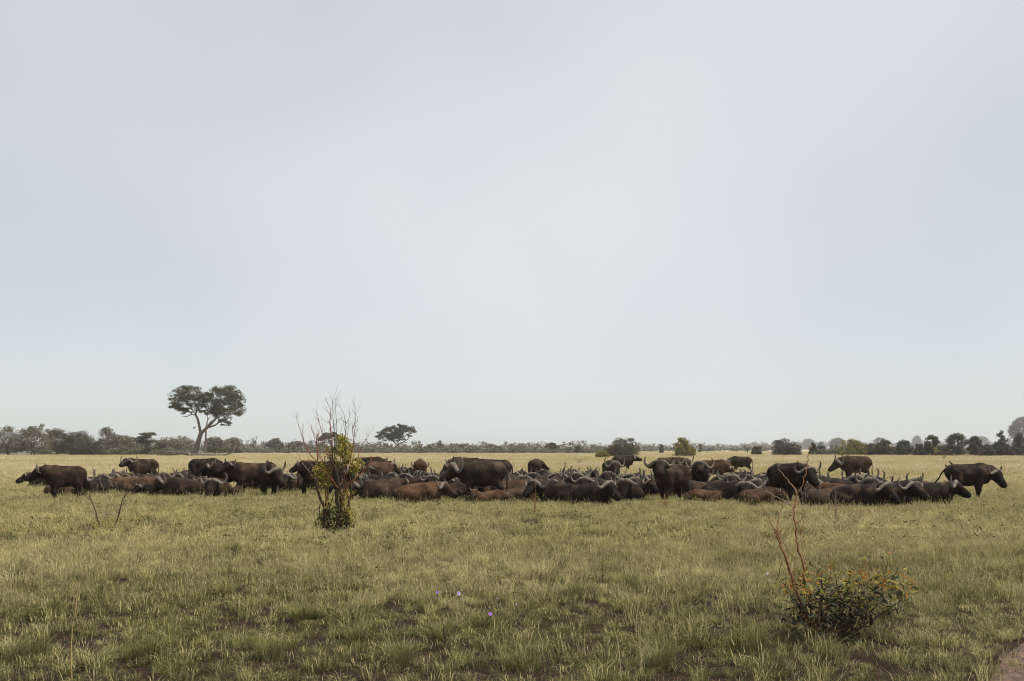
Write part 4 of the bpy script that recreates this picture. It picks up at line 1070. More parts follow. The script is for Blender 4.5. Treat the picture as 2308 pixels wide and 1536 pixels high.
for zx, zy, n in [(500, 580, 7), (420, 550, 4), (560, 610, 3), (310, 520, 4), (860, 300, 10), (790, 480, 9), (1150, 760, 5), (1230, 800, 4), (760, 590, 3), (900, 610, 6), (850, 390, 6), (1420, 620, 5)]:
    for k in range(n):
        x, z = zt(zx + rT.normal(0, 35), zy + rT.normal(0, 18)); CL.append((np.array([x, rT.normal(0, 1.6), z]), (.75, .75, .35)))
A = Acc(); leaves(A, CL, 62, .34, rT)
obj('crown', A.mesh('crown', M_L_OLIVE), big)
# dead companion trunk beside it
dt = empty('dead_tree', pos(463, 1029.5)); tag(dt, 'thin dead grey trunk standing against the tall double-headed tree', 'tree')
T = Acc(); r = np.random.default_rng(8)
for pts in [[(0, 0, .28), (.1, 5, .24), (.2, 7.6, .2), (.6, 9.5, .13), (.4, 10.8, .05)], [(.2, 7.4, .15), (.9, 8.5, .1), (1.9, 9.7, .03)], [(.55, 9.3, .1), (1.2, 10.4, .06), (1.1, 11.4, .02)]]:
    S_ = smoothpath([(a_, .1 * a_, b_, c_) for a_, b_, c_ in pts], 5); T.tube(S_[:, :3], S_[:, 3], 7)
obj('trunk', T.mesh('trunk', M_BARK, True), dt)
# fallen trunk and brush pile at its foot
fl = empty('fallen_log', pos(455, 1031)); tag(fl, 'long grey fallen trunk with broken branches under the tall tree', 'log')
T = Acc()
S_ = smoothpath([(-8, .3, .55, .22), (-5, .2, .95, .3), (-2, 0, .5, .4), (1.5, -.2, .45, .42), (4.5, -.1, .4, .3), (6.5, 0, .8, .16), (7.6, 0, 1.4, .05)], 5); T.tube(S_[:, :3], S_[:, 3], 9)
obj('log', T.mesh('log', M_BARK, True), fl)
for k in range(12):
    T = Acc(); x0 = r.uniform(-7, 6); limb(T, (x0, r.normal(0, .3), .45), (x0 + r.normal(.8, 1.4), r.normal(0, .8), r.uniform(.5, 2.0)), .12, .03, r, .1, 5)
    obj('branch', T.mesh('branch', M_BARK if k % 3 else M_PALE, True), fl)
bpile = empty('brush_pile', pos(372, 1031)); tag(bpile, 'low dark brush pile at the left end of the fallen trunk', 'brush pile')
T = Acc()
for k in range(30): limb(T, (r.uniform(-2, 2), r.normal(0, .5), 0), (r.uniform(-2, 2), r.normal(0, .6), r.uniform(.4, 1.3)), .06, .02, r, .12, 4)
obj('branches', T.mesh('branches', M_BARK_D, True), bpile)
A = Acc(); leaves(A, [(np.array([r.uniform(-1.8, 1.8), r.normal(0, .4), r.uniform(.3, .8)]), (.6, .5, .35)) for k in range(9)], 40, .3, r); obj('dead_leaves', A.mesh('dead_leaves', M_L_BROWN), bpile)

GL, GM, GR = 'trees along the left edge of the field', 'trees beyond the middle of the field', 'bushes along the right edge of the field'
TREES = [
 (18, 1029, 961, 84, 'round', M_L_GREY, 'rounded grey-green tree at the left frame edge', 'tree', GL),
 (78, 1029, 964, 96, 'shoots', M_L_GREY, 'grey-green tree with upright leafy shoots, second from the left edge', 'tree', GL),
 (128, 1028.5, 967, 74, 'round', M_L_OLIVE, 'olive brown tree third from the left edge', 'tree', GL),
 (178, 1028.5, 973, 78, 'round', M_L_OLIVE, 'olive tree behind the pale bare trunk at left', 'tree', GL),
 (200, 1029, 994, 84, 'bush', M_L_DARK, 'dark spreading bush low in front of the left trees', 'bush', GL),
 (242, 1026.5, 962, 52, 'round', M_L_GREY, 'tall grey-green tree rising above the left tree line', 'tree', GL),
 (268, 1028.5, 983, 112, 'layered', M_L_GREY, 'wide pale acacia with flat tiers left of the umbrella acacia', 'tree', GL),
 (330, 1028, 976, 74, 'layered', M_L_OLIVE, 'umbrella acacia with dark shade and a visible forked stem, left of the tall tree', 'tree', GL),
 (296, 1026, 988, 60, 'round', M_L_GREY, 'pale round tree filling the gap between the two tiered acacias', 'tree', GL),
 (366, 1027, 994, 60, 'layered', M_L_GREY, 'pale flat-topped acacia just left of the brush pile', 'tree', GL),
 (404, 1026, 985, 80, 'round', M_L_GREY, 'pale rounded tree directly left of the tall forked trunk', 'tree', GL),
 (484, 1025.5, 986, 56, 'round', M_L_GREY, 'pale rounded tree directly right of the tall forked trunk', 'tree', GL),
 (524, 1025, 988, 62, 'round', M_L_GREY, 'pale tree two crowns right of the tall forked trunk', 'tree', GL),
 (572, 1024, 982, 26, 'bare', None, 'leafless grey tree poking above the middle tree line', 'tree', GM),
 (622, 1023.5, 988, 40, 'round', M_L_GREY, 'small pale tree right of the leafless grey tree', 'tree', GM),
 (668, 1023.5, 993, 44, 'umbrella', M_L_GREY, 'small flat-crowned tree left of the tall bare-stemmed bush', 'tree', GM),
 (746, 1022, 970, 62, 'umbrella', M_L_OLIVE, 'umbrella-shaped tree seen through the tall bare stems', 'tree', GM),
 (965, 1023.5, 1007, 24, 'bush', M_L_DARK, 'small dark green bush right of the dark spreading acacia', 'bush', GM),
 (991, 1022, 992, 20, 'spire', M_L_OLIVE, 'narrow upright tree in the middle tree line', 'tree', GM),
 (1243, 1022.5, 998, 34, 'bush', M_L_OLIVE, 'olive bush standing out right of the middle tree line', 'bush', GM),
 (1302, 1024, 1006, 16, 'bush', M_L_DARK, 'little dark bush alone before the tree line right of the middle', 'bush', GM),
 (1403, 1032, 986, 86, 'bush', M_L_OLIVE, 'broad olive bush behind the far bull with lifted muzzle', 'bush', GR),
 (1357, 1035, 1016, 34, 'bush', M_L_YEL, 'low bright green bush left of the broad olive bush', 'bush', GR),
 (1542, 1032, 986, 54, 'bush', M_L_YEL, 'yellow-green bush rising behind the standing bulls right of centre', 'bush', GR),
 (1579, 1021.5, 1003, 14, 'spire', M_L_GREY, 'slim pale tree right of the yellow-green bush', 'tree', GR),
 (1491, 1024, 1003, 18, 'spire', M_L_BROWN, 'small brownish bush between the olive and the yellow-green bush', 'bush', GR),
 (1685, 1025, 1002, 22, 'bare', None, 'leafless shrub behind the buffalo walking left', 'bush', GR),
 (1706, 1027.5, 1005, 26, 'bush', M_L_OLIVE, 'small olive bush right of the leafless shrub', 'bush', GR),
 (1772, 1029, 988, 70, 'bush', M_L_BROWN, 'dark reddish-brown rounded bush above the black standing bull', 'bush', GR),
 (1833, 1028, 998, 24, 'spire', M_L_OLIVE, 'narrow olive bush behind the tip of the tall bare stem', 'bush', GR),
 (1852, 1028, 1005, 22, 'bush', M_L_DARK, 'small dark bush right of the tall bare stem', 'bush', GR),
 (1880, 1028, 1004, 30, 'bush', M_L_GREY, 'grey small bush above the head of the humped brown bull', 'bush', GR),
 (1922, 1029, 991, 72, 'bush', M_L_YEL, 'long light green bush above the humped brown bull', 'bush', GR),
 (1966, 1029, 1000, 60, 'bush', M_L_OLIVE, 'lower olive bush continuing right of the long light green bush', 'bush', GR),
 (1991, 1029.5, 991, 38, 'round', M_L_OLIVE, 'rounded olive tree right of the long light green bush', 'tree', GR),
 (2036, 1030, 993, 46, 'round', M_L_DARK, 'dark dome-shaped tree left of the taller round tree', 'tree', GR),
 (2012, 1029, 1008, 50, 'bush', M_L_BROWN, 'brown undergrowth bush between two rounded trees at right', 'bush', GR),
 (2076, 1030, 1001, 34, 'bush', M_L_DARK, 'small dark bush at the left foot of the taller round tree', 'bush', GR),
 (2100, 1031, 980, 40, 'round', M_L_DARK, 'taller round green tree above the long black resting bull', 'tree', GR),
 (2155, 1031, 978, 58, 'round', M_L_DARK, 'largest round dark tree above the dark cow at right', 'tree', GR),
 (2196, 1031, 983, 36, 'round', M_L_DARK, 'round tree leaning against the largest dark one on its right', 'tree', GR),
 (2226, 1031, 1002, 44, 'bush', M_L_BROWN, 'brown bush left of the pointed dark tree', 'bush', GR),
 (2256, 1031, 970, 42, 'spire', M_L_DARK, 'pointed dark tree near the right frame edge', 'tree', GR),
 (2296, 1031, 980, 56, 'spire', M_L_DARK, 'dark tree cut by the right frame edge', 'tree', GR),
 (2125, 1030, 1004, 40, 'bush', M_L_BROWN, 'brown bush filling the gap between the two tallest round trees', 'bush', GR),
 (2272, 1030.5, 1003, 50, 'bush', M_L_BROWN, 'brown thicket between the two pointed dark trees at right', 'bush', GR),
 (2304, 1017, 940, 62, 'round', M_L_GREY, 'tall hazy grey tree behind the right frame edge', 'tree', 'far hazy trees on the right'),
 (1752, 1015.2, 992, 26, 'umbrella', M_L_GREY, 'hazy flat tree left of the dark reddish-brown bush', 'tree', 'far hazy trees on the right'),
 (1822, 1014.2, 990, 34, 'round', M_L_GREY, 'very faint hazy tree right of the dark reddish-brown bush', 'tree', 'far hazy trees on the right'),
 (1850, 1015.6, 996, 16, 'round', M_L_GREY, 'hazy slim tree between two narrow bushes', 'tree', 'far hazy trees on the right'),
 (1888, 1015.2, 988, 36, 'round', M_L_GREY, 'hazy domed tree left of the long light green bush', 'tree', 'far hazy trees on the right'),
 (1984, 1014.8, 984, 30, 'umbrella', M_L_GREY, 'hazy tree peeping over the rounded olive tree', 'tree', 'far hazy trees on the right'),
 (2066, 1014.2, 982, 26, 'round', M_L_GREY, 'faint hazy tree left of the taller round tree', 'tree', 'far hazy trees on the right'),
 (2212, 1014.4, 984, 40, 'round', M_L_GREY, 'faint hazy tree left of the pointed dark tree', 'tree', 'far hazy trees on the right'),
]
for k, t in enumerate(TREES):
    make_tree(*t[:8], seed=k, group=t[8])
# dark spreading acacia in the middle distance
r = np.random.default_rng(21)
mt = empty('tree', pos(893, 1022.5)); tag(mt, 'dark spreading acacia standing alone above the middle tree line', 'tree')
sc_ = FPX / pos(893, 1022.5)[1]
def zm(zx, zy): return ((820 + zx * 140 / 2150 - 893) / sc_, (1022.5 - (940 + zy * 100 / 1536)) / sc_)
T = Acc()
for dep, pts in [(0, [(1180, 1270, .55), (1195, 1100, .42), (1185, 980, .40)]), (1, [(1180, 1000, .3), (1060, 890, .26), (960, 790, .2), (760, 640, .08)]), (-1, [(1190, 990, .3), (1190, 870, .26), (1270, 750, .2), (1440, 680, .15), (1510, 560, .08)]),
                 (1.5, [(1210, 960, .28), (1350, 880, .24), (1520, 760, .17), (1530, 650, .1), (1600, 480, .05)]), (-1.5, [(1230, 800, .15), (1150, 640, .1), (1050, 480, .05)])]:
    S_ = smoothpath([(zm(a_, b_)[0], dep * q_ / 3, zm(a_, b_)[1], c_) for q_, (a_, b_, c_) in enumerate(pts)], 5); T.tube(S_[:, :3], S_[:, 3], 8)
obj('trunk', T.mesh('trunk', M_BARK_D, True), mt)
CL = []
while len(CL) < 240:
    u, v, w_ = r.uniform(-1, 1, 3)
    if u * u + v * v + w_ * w_ > 1: continue
    zx, zy = 1120 + 690 * u, 560 + 290 * v + 100 * (-u) * .9
    if (1330 < zx < 1540 and zy > 560 and zy < 760) or zy > 830: continue
    x, z = zm(zx, zy); q_ = r.uniform(.7, 1.15); CL.append((np.array([x, w_ * 4.2, z]), (q_, q_, q_ * .5)))
A = Acc(); leaves(A, CL, 60, .42, r); obj('crown', A.mesh('crown', M_L_DARK), mt)

# --- the far wood: one mass nobody could count
A, T = Acc(), Acc(); r = np.random.default_rng(31)
def wood(px0, px1, step, gy0, gy1, topf, wpx, per):
    px = px0
    while px < px1:
        gy = r.uniform(gy0, gy1); x, d, _ = pos(px, gy); s = FPX / d
        h = (gy - topf(px)) / s * r.uniform(.72, 1.12); hw = wpx / s / 2 * r.uniform(.7, 1.3)
        C_ = []
        flat = r.uniform() < .35
        for k in range(22):
            a_ = r.uniform(0, 6.28); rr = math.sqrt(r.uniform()); z = h * r.uniform(.12, 1) * (1 - .35 * rr * rr); q_ = hw * r.uniform(.22, .36)
            C_.append((np.array([x + hw * rr * math.cos(a_), d + hw * rr * math.sin(a_), z]), (q_, q_, min(q_ * (.4 if flat else .8), h * .2))))
        leaves(A, C_, per, .36 * d / 300, r)
        limb(T, (x, d, 0), (x + r.normal(0, hw * .2), d, h * .8), .03 * h, .012 * h, r, .04, 5)
        px += step * r.uniform(.6, 1.4)
wood(-60, 430, 13, 1024.5, 1026.5, lambda p: 978 + max(0, p - 100) * .03, 60, 34)
wood(-60, 1345, 7, 1023.2, 1024.6, lambda p: 1009, 24, 22)
wood(-60, 440, 13, 1027.2, 1028.4, lambda p: 1010, 30, 30)
wood(430, 1000, 11, 1021.8, 1024.2, lambda p: 992 + (p - 430) * .006, 36, 26)
wood(990, 1345, 9, 1021.0, 1022.6, lambda p: 997, 30, 26)
wood(1340, 1480, 12, 1017.5, 1019.5, lambda p: 1003, 26, 22)
wood(1470, 1760, 13, 1016.5, 1018.5, lambda p: 1006, 22, 20)
wood(1400, 1800, 15, 1014.2, 1015.0, lambda p: 999, 30, 20)
wood(1700, 2400, 16, 1014.2, 1015.2, lambda p: 998 - (p - 1560) * .008, 34, 20)
wood(1860, 2380, 9, 1027.0, 1029.0, lambda p: 1006, 28, 26)
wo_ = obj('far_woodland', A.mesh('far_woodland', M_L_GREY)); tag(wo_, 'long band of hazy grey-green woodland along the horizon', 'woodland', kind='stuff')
tk = obj('woodland_trunks', T.mesh('woodland_trunks', M_BARK_D, True), wo_)

# --- things at the left field edge
M_WALL = plain_mat('grey_bank', (0.20, 0.17, 0.145), .95, .25, .6)
M_WHITE = plain_mat('white_paint', (0.62, 0.58, 0.52), .6, .12, 3)
M_ROOF = plain_mat('grey_roof', (0.36, 0.36, 0.37), .6, .15, .8)
M_HWALL = plain_mat('house_wall', (0.22, 0.18, 0.15), .9, .2, .8)
b0, b1 = pos(-40, 1028.2), pos(99, 1028.2)
A = Acc(); A.box(((b0[0] + b1[0]) / 2, b0[1], .36), (b1[0] - b0[0], .7, .9)); 
bk = obj('low_wall', A.mesh('low_wall', M_WALL)); tag(bk, 'low grey wall below the trees at the left edge', 'wall')
A = Acc()
for px, wz, hz in [(40, .7, .28)]: pass
for px, dx, dz, lab in [(43, .9, .28, 'flat pale slab on the low grey wall, left of three'), (54, .65, .42, 'pale block on the low grey wall, middle of three'), (66, .95, .50, 'larger pale block on the low grey wall beside the dark post')]:
    A = Acc(); p = pos(px, 1028.2); A.box((0, 0, dz / 2), (dx, .5, dz)); A.box((dx * .1, 0, dz * 1.1), (dx * .6, .4, dz * .22))
    o = obj('pale_block', A.mesh('pale_block', M_WHITE), loc=(p[0], p[1], .81)); tag(o, lab, 'block', 'pale blocks on the low wall')
p = pos(85, 1027.9); ct = empty('pale_trough', (p[0], p[1], 0)); tag(ct, 'pale trough with a slanted end standing behind the right end of the low wall', 'trough')
A = Acc(); A.box((0, 0, .85), (2.4, .7, .35)); obj('basin', A.mesh('basin', M_WHITE), ct)
A = Acc(); A.tube([(-.9, 0, 1.0), (.6, 0, 1.6)], [.07, .07]); A.box((.75, 0, 1.25), (.55, .5, .75)); obj('inlet', A.mesh('inlet', M_WHITE), ct)
A = Acc(); A.box((-.9, 0, .34), (.15, .6, .68)); A.box((.9, 0, .34), (.15, .6, .68)); obj('feet', A.mesh('feet', M_WALL), ct)
for px, lab in [(21, 'dark wooden post before the low grey wall, left one'), (71, 'dark wooden post before the low grey wall, right one')]:
    p = pos(px, 1028.9); T = Acc(); S_ = np.array([(0, 0, -.1), (.02, 0, .6), (0, 0, 1.25)]); T.tube(S_, [.11, .10, .09], 7)
    tag(obj('post', T.mesh('post', M_BARK_D, True), loc=p), lab, 'post', 'posts before the low wall')
RL = ['left of the pale bare trunk', 'right of the pale bare trunk', 'below the tall grey-green tree', 'propped by a slanted strut behind the raised-muzzle bull', 'right next to the strutted rail', 'under the umbrella acacia at left']
for k, (px, sl) in enumerate([(122, 1), (177, 1), (228, 1), (274, 1), (287, 1), (334, 1)]):
    p = pos(px, 1028.0); rt = empty('white_rail', p); tag(rt, 'small white slanted rail on two posts, ' + RL[k], 'rail', 'white rails at the field edge')
    for xx, hh in ((-.42, 1.12), (.5, .85)):
        T = Acc(); T.tube([(xx, 0, -.1), (xx, 0, hh)], [.05, .05], 6); obj('post', T.mesh('post', M_WHITE, True), rt)
    T = Acc(); T.tube([(-.72, 0, 1.25), (.55, 0, .83)], [.065, .065], 6); obj('crossbar', T.mesh('crossbar', M_WHITE, True), rt)
    if k in (3, 4):
        T = Acc(); T.tube([(-.42 - .5 * (k == 3), 0, 0), (0, 0, 1.0)], [.05, .05], 6); obj('strut', T.mesh('strut', M_WHITE, True), rt)
p = pos(137, 1028.3); T = Acc(); S_ = smoothpath([(0, 0, -.1, .17), (.05, 0, 1.0, .15), (-.05, 0, 1.8, .13), (.1, 0, 2.5, .1), (.35, 0, 3.0, .05)], 5); T.tube(S_[:, :3], S_[:, 3], 8)
pt_ = empty('dead_tree', p); tag(pt_, 'pale bare crooked trunk standing before the left trees', 'tree'); obj('trunk', T.mesh('trunk', M_PALE, True), pt_)
hp_ = pos(-38, 1026.3); hs = empty('farm_building', (hp_[0], hp_[1], 0)); tag(hs, 'grey roofed building half hidden behind the leftmost tree', 'building')
A = Acc(); A.box((0, 0, 1.6), (12, 7, 3.2)); obj('wall', A.mesh('wall', M_HWALL), hs)
A = Acc(); A.add([(-6.6, -4.2, 3.0), (6.6, -4.2, 3.0), (6.6, 4.2, 3.0), (-6.6, 4.2, 3.0), (-6.6, 0, 5.0), (6.6, 0, 5.0), (-6.6, -4.2, 3.2), (6.6, -4.2, 3.2), (6.6, 4.2, 3.2), (-6.6, 4.2, 3.2)],
                 [[0, 3, 2, 1], [6, 7, 5, 4], [8, 9, 4, 5], [0, 1, 7, 6], [2, 3, 9, 8], [1, 2, 8, 7], [3, 0, 6, 9]], [[7, 8, 5], [9, 6, 4]]); obj('roof', A.mesh('roof', M_ROOF), hs)
# ------------------------------------------------------------------ near shrubs, saplings, flowers, birds
M_STEM_R = bark_mat('red_brown_stem', (0.12, 0.044, 0.018), (0.32, 0.125, 0.045), 14.0, .7)
M_STEM_D = bark_mat('dark_stem', (0.032, 0.021, 0.016), (0.085, 0.048, 0.032), 14.0, .8)
M_STEM_P = bark_mat('pale_twig', (0.22, 0.14, 0.085), (0.38, 0.27, 0.18), 14.0, .8)
M_LF_Y = leaf_mat('leaf_yellow_green', [(0, (0.14, 0.13, 0.022)), (.5, (0.30, 0.265, 0.045)), (.8, (0.44, 0.36, 0.08)), (1, (0.55, 0.44, 0.15))], .45)
M_LF_G = leaf_mat('leaf_dark_green', [(0, (0.022, 0.025, 0.009)), (.5, (0.045, 0.048, 0.017)), (1, (0.11, 0.105, 0.035))], .3, .6)
M_LF_O = leaf_mat('leaf_orange_shoot', [(0, (0.17, 0.125, 0.025)), (.4, (0.30, 0.17, 0.03)), (.75, (0.40, 0.155, 0.028)), (1, (0.42, 0.24, 0.05))], .45)
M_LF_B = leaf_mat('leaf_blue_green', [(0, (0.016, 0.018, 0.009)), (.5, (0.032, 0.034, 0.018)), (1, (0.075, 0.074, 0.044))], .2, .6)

def leaf_shape(name, mat, l=1.0, w=.36, fold=.12, droop=.25):
    """a folded, pointed leaf of unit length along +X"""
    n = 5; V = []; Qd = []
    for i in range(n):
        t = i / (n - 1); hw = w / 2 * math.sin(math.pi * min(1, t ** .75)) + .004; z = -droop * t * t
        V += [(t * l, -hw, z + fold * hw * 2), (t * l, 0, z), (t * l, hw, z + fold * hw * 2)]
    for i in range(n - 1):
        for k in (0, 1): a_ = i * 3 + k; Qd.append([a_, a_ + 3, a_ + 4, a_ + 1])
    return np.array(V), np.array(Qd), mat, name

LEAF = leaf_shape('leaf', None)
def add_leaf(A, p, az, el, roll, size):
    V = LEAF[0] * size
    Mx = Matrix.Translation(p) @ Matrix.Rotation(az, 4, 'Z') @ Matrix.Rotation(-el, 4, 'Y') @ Matrix.Rotation(roll, 4, 'X')
    m3 = np.array(Mx)[:3, :3]
    A.add(V @ m3.T + np.array(p), LEAF[1])

def stem_part(root, pts, mat, r, twigs=0, tl=.2, n=6, name='stem', tips=None, updir=.8):
    """pts (x,y,z,radius): a main stem with side twigs, one mesh"""
    T = Acc(); S_ = smoothpath(pts, 5)
    S_[1:-1, :3] += r.normal(0, .006, (len(S_) - 2, 3)); S_[:, 3] = np.maximum(S_[:, 3], .0018)
    T.tube(S_[:, :3], S_[:, 3], n)
    for k in range(twigs):
        i = r.integers(len(S_) // 4, len(S_) - 1); p0 = S_[i, :3]; rad = S_[i, 3] * .55
        d_ = np.array([r.normal(0, .6), r.normal(0, .6), updir + r.uniform(-.2, .5)]); d_ /= np.linalg.norm(d_)
        L_ = tl * r.uniform(.4, 1.4)
        p1 = p0 + d_ * L_ * .5 + r.normal(0, .02, 3); p2 = p0 + d_ * L_ + np.array([0, 0, L_ * .25])
        T.tube(smoothpath([p0, p1, p2], 3), np.linspace(max(rad, .002), .0014, 7), 4)
        if tips is not None: tips.append(p2)
    return obj(name, T.mesh(name, mat, True), root)

# --- tall bare-stemmed bush in front of the herd
r = np.random.default_rng(41)
bx = pos(758, 1198); b1 = empty('bush', bx)
tag(b1, 'tall bush of bare reddish stems with yellow-green leaf clumps in front of the herd', 'bush')
def zb(zx, zy): return ((640 + zx / 4.3875 - 758) / 93.0, (1198 - (880 + zy / 4.3875)) / 93.0)
def bstem(pts, r0, r1, mat=M_STEM_R, tw=4, tl=.22, dep=None):
    dep = r.normal(0, .22) if dep is None else dep
    P_ = [(*((zb(*p)[0], dep * k / max(1, len(pts) - 1), zb(*p)[1])), r0 + (r1 - r0) * k / (len(pts) - 1)) for k, p in enumerate(pts)]
    stem_part(b1, P_, mat, r, tw, tl)
bstem([(405, 1400), (400, 1280), (400, 1150), (360, 1040), (345, 950), (330, 860)], .040, .026, M_STEM_D, 2)
bstem([(330, 870), (330, 700), (315, 560), (310, 450), (330, 425)], .022, .005, M_STEM_R, 7)
bstem([(405, 1200), (420, 1060), (415, 970), (430, 800), (400, 620)], .026, .006, M_STEM_R, 5)
bstem([(530, 1400), (530, 1280), (520, 1100), (515, 950), (510, 830), (480, 680)], .052, .026, M_STEM_D, 2)
bstem([(480, 690), (470, 480), (450, 330), (450, 190), (390, 60)], .022, .003, M_STEM_R, 8, .3)
bstem([(560, 1390), (540, 1180), (535, 1080), (565, 950), (545, 800), (495, 680)], .050, .018, M_STEM_D, 3)
bstem([(565, 1380), (560, 1200), (600, 1000), (690, 890), (790, 790), (850, 710), (865, 640)], .040, .006, M_STEM_R, 7)
bstem([(600, 1390), (610, 1250), (640, 1100), (660, 980), (680, 880), (690, 780)], .040, .010, M_STEM_D, 4)
bstem([(690, 800), (660, 700), (685, 580), (700, 480), (690, 400), (740, 300), (750, 255)], .015, .003, M_STEM_R, 7, .25)
bstem([(695, 450), (705, 330), (700, 200), (670, 90)], .009, .0025, M_STEM_D, 4)
bstem([(330, 890), (250, 810), (180, 720), (140, 640), (112, 640)], .011, .003, M_STEM_P, 2)
bstem([(330, 710), (250, 620), (200, 500), (185, 440), (145, 300), (140, 250)], .015, .0025, M_STEM_R, 6)
bstem([(200, 500), (190, 430), (205, 330)], .007, .002, M_STEM_D, 2)
bstem([(480, 690), (420, 560), (390, 480), (350, 330), (320, 210), (285, 185)], .014, .0025, M_STEM_R, 7, .25)
bstem([(495, 700), (500, 500), (490, 350), (485, 150), (490, 75)], .014, .0025, M_STEM_D, 7, .25)
bstem([(510, 600), (520, 330), (515, 200), (515, 80)], .011, .0025, M_STEM_D, 5)
bstem([(600, 640), (610, 450), (615, 330), (590, 220), (540, 130)], .012, .0025, M_STEM_D, 6)
bstem([(615, 330), (640, 250), (610, 180)], .006, .002, M_STEM_D, 2)
bstem([(735, 660), (760, 560), (800, 490), (830, 440), (835, 380)], .010, .0025, M_STEM_R, 6)
bstem([(520, 960), (470, 860), (450, 700), (390, 560), (270, 400), (255, 340)], .016, .0025, M_STEM_R, 6)
bstem([(560, 900), (590, 760), (560, 600), (545, 440), (550, 330)], .016, .003, M_STEM_R, 7)
bstem([(355, 1250), (345, 1170), (355, 1110)], .012, .008, M_STEM_D, 1)
bstem([(350, 1160), (320, 1185), (290, 1235)], .009, .003, M_STEM_D, 1, .1)
bstem([(670, 960), (640, 800), (650, 690), (655, 640)], .016, .005, M_STEM_R, 5)
for k in range(10):
    x0, x1 = r.uniform(390, 680), r.uniform(200, 820); z1 = r.uniform(250, 700)
    bstem([(x0, 1390), (x0 + (x1 - x0) * .15 + r.normal(0, 15), 1080), (x0 + (x1 - x0) * .45 + r.normal(0, 25), 820), (x0 + (x1 - x0) * .8, (820 + z1) / 2), (x1, z1)], .015, .003, M_STEM_R if k % 4 else M_STEM_D, 6, .26)
def leaf_cloud(root, name, mat, centres, n, size, r, zfun, hang=.35, depth=.25):
    A = Acc()
    for (zx, zy, rx, ry, w_) in centres:
        for k in range(int(n * w_)):
            while True:
                u, v, q_ = r.uniform(-1, 1, 3)
                if u * u + v * v + q_ * q_ < 1: break
            x, z = zfun(zx + u * rx, zy + v * ry)
            if z < .02: z = .02 + r.uniform(0, .05)
            add_leaf(A, (x, q_ * depth, z), r.uniform(0, 6.28), r.normal(-hang, .5), r.normal(0, .6), size * r.uniform(.6, 1.3))
    o = obj(name, A.mesh(name, mat), root); o['kind'] = 'stuff'
    return o
leaf_cloud(b1, 'foliage', M_LF_Y, [(590, 560, 80, 120, 1.3), (565, 480, 60, 60, .35), (640, 640, 50, 70, .3), (375, 800, 95, 100, 1.0), (400, 900, 70, 90, .6), (700, 770, 50, 60, .25), (560, 720, 70, 50, .2), (640, 1020, 60, 60, .2), (650, 1240, 60, 110, .5), (520, 1120, 130, 80, .5), (480, 620, 80, 80, .3), (740, 720, 60, 60, .3)], 270, .088, r, zb, .4)
leaf_cloud(b1, 'base_foliage', M_LF_G, [(510, 1300, 205, 125, 4.2), (430, 1230, 90, 60, .5), (570, 1230, 90, 80, .6), (680, 770, 40, 60, .2), (600, 700, 50, 50, .15)], 200, .085, r, zb, .3, .5)

# --- leafy shrub with bare reddish stems in the right foreground
r = np.random.default_rng(43)
bx2 = pos(1880, 1442); sh = empty('shrub', bx2)
tag(sh, 'dark serrated-leaved shrub with orange shoots and tall bare reddish stems at lower right', 'shrub')
S2 = (1442 - HY) / 2.0
def zs(zx, zy): return ((1650 + zx / 2.954 - 1880) / S2, (1442 - (980 + zy / 2.954)) / S2)
def sstem(pts, r0, r1, mat=M_STEM_R, tw=2, tl=.10, dep=None, tips=None):
    dep = r.normal(0, .12) if dep is None else dep
    P_ = [(zs(*p)[0], dep * min(1, k / 2), zs(*p)[1], .8 * (r0 + (r1 - r0) * k / (len(pts) - 1))) for k, p in enumerate(pts)]
    stem_part(sh, P_, mat, r, tw, tl, tips=tips)
sstem([(560, 1380), (480, 1160), (430, 1010), (380, 850), (340, 750), (300, 650)], .017, .012, M_STEM_R, 2, dep=.1)
sstem([(440, 1030), (400, 920), (365, 800), (330, 690), (310, 640)], .011, .007, M_STEM_R, 2, dep=.12)
sstem([(300, 655), (255, 575), (215, 490), (165, 390)], .0075, .003, M_STEM_R, 3, dep=.1)
sstem([(300, 650), (312, 570), (345, 490), (350, 450)], .0065, .003, M_STEM_R, 2, dep=.08)
sstem([(302, 715), (200, 680), (110, 650), (45, 625)], .004, .0016, M_STEM_P, 1, .05)
sstem([(340, 720), (400, 810), (465, 832)], .005, .003, M_STEM_R, 1)
sstem([(560, 1380), (530, 1150), (495, 1000), (485, 880), (450, 750), (435, 650), (415, 490)], .016, .010, M_STEM_R, 2, dep=.05)
sstem([(415, 490), (432, 425), (440, 390)], .010, .009, M_STEM_R, 0, dep=.05)
sstem([(440, 392), (480, 310), (508, 220), (518, 130), (526, 70)], .008, .0035, M_STEM_R, 5, .05, dep=.05)
sstem([(440, 392), (400, 330), (345, 260), (305, 180)], .006, .0025, M_STEM_P, 1, dep=.05)
sstem([(435, 395), (400, 340), (385, 300)], .004, .002, M_STEM_P, 0, dep=.05)
sstem([(415, 492), (345, 440), (250, 388), (222, 380)], .007, .003, M_STEM_P, 2, .08, dep=.05)
sstem([(250, 388), (205, 330), (190, 300)], .003, .0015, M_STEM_P, 0, dep=.05)
sstem([(452, 665), (488, 560), (480, 490)], .005, .002, M_STEM_R, 1, dep=.05)
sstem([(478, 760), (490, 700), (525, 640), (548, 575)], .004, .0015, M_STEM_R, 2, dep=.05)
sstem([(495, 900), (478, 800), (470, 680), (475, 560)], .005, .002, M_STEM_R, 2, dep=.08)
sstem([(560, 1380), (565, 1150), (570, 1020), (566, 905)], .011, .009, M_STEM_D, 0)
sstem([(570, 1380), (575, 1100), (582, 1030), (622, 930), (612, 790)], .010, .004, M_STEM_R, 1)
sstem([(600, 1380), (730, 1150), (705, 1090), (680, 1000), (650, 890)], .009, .004, M_STEM_D, 1)
sstem([(330, 840), (300, 970), (290, 1000)], .004, .003, M_STEM_D, 0)
tips = []
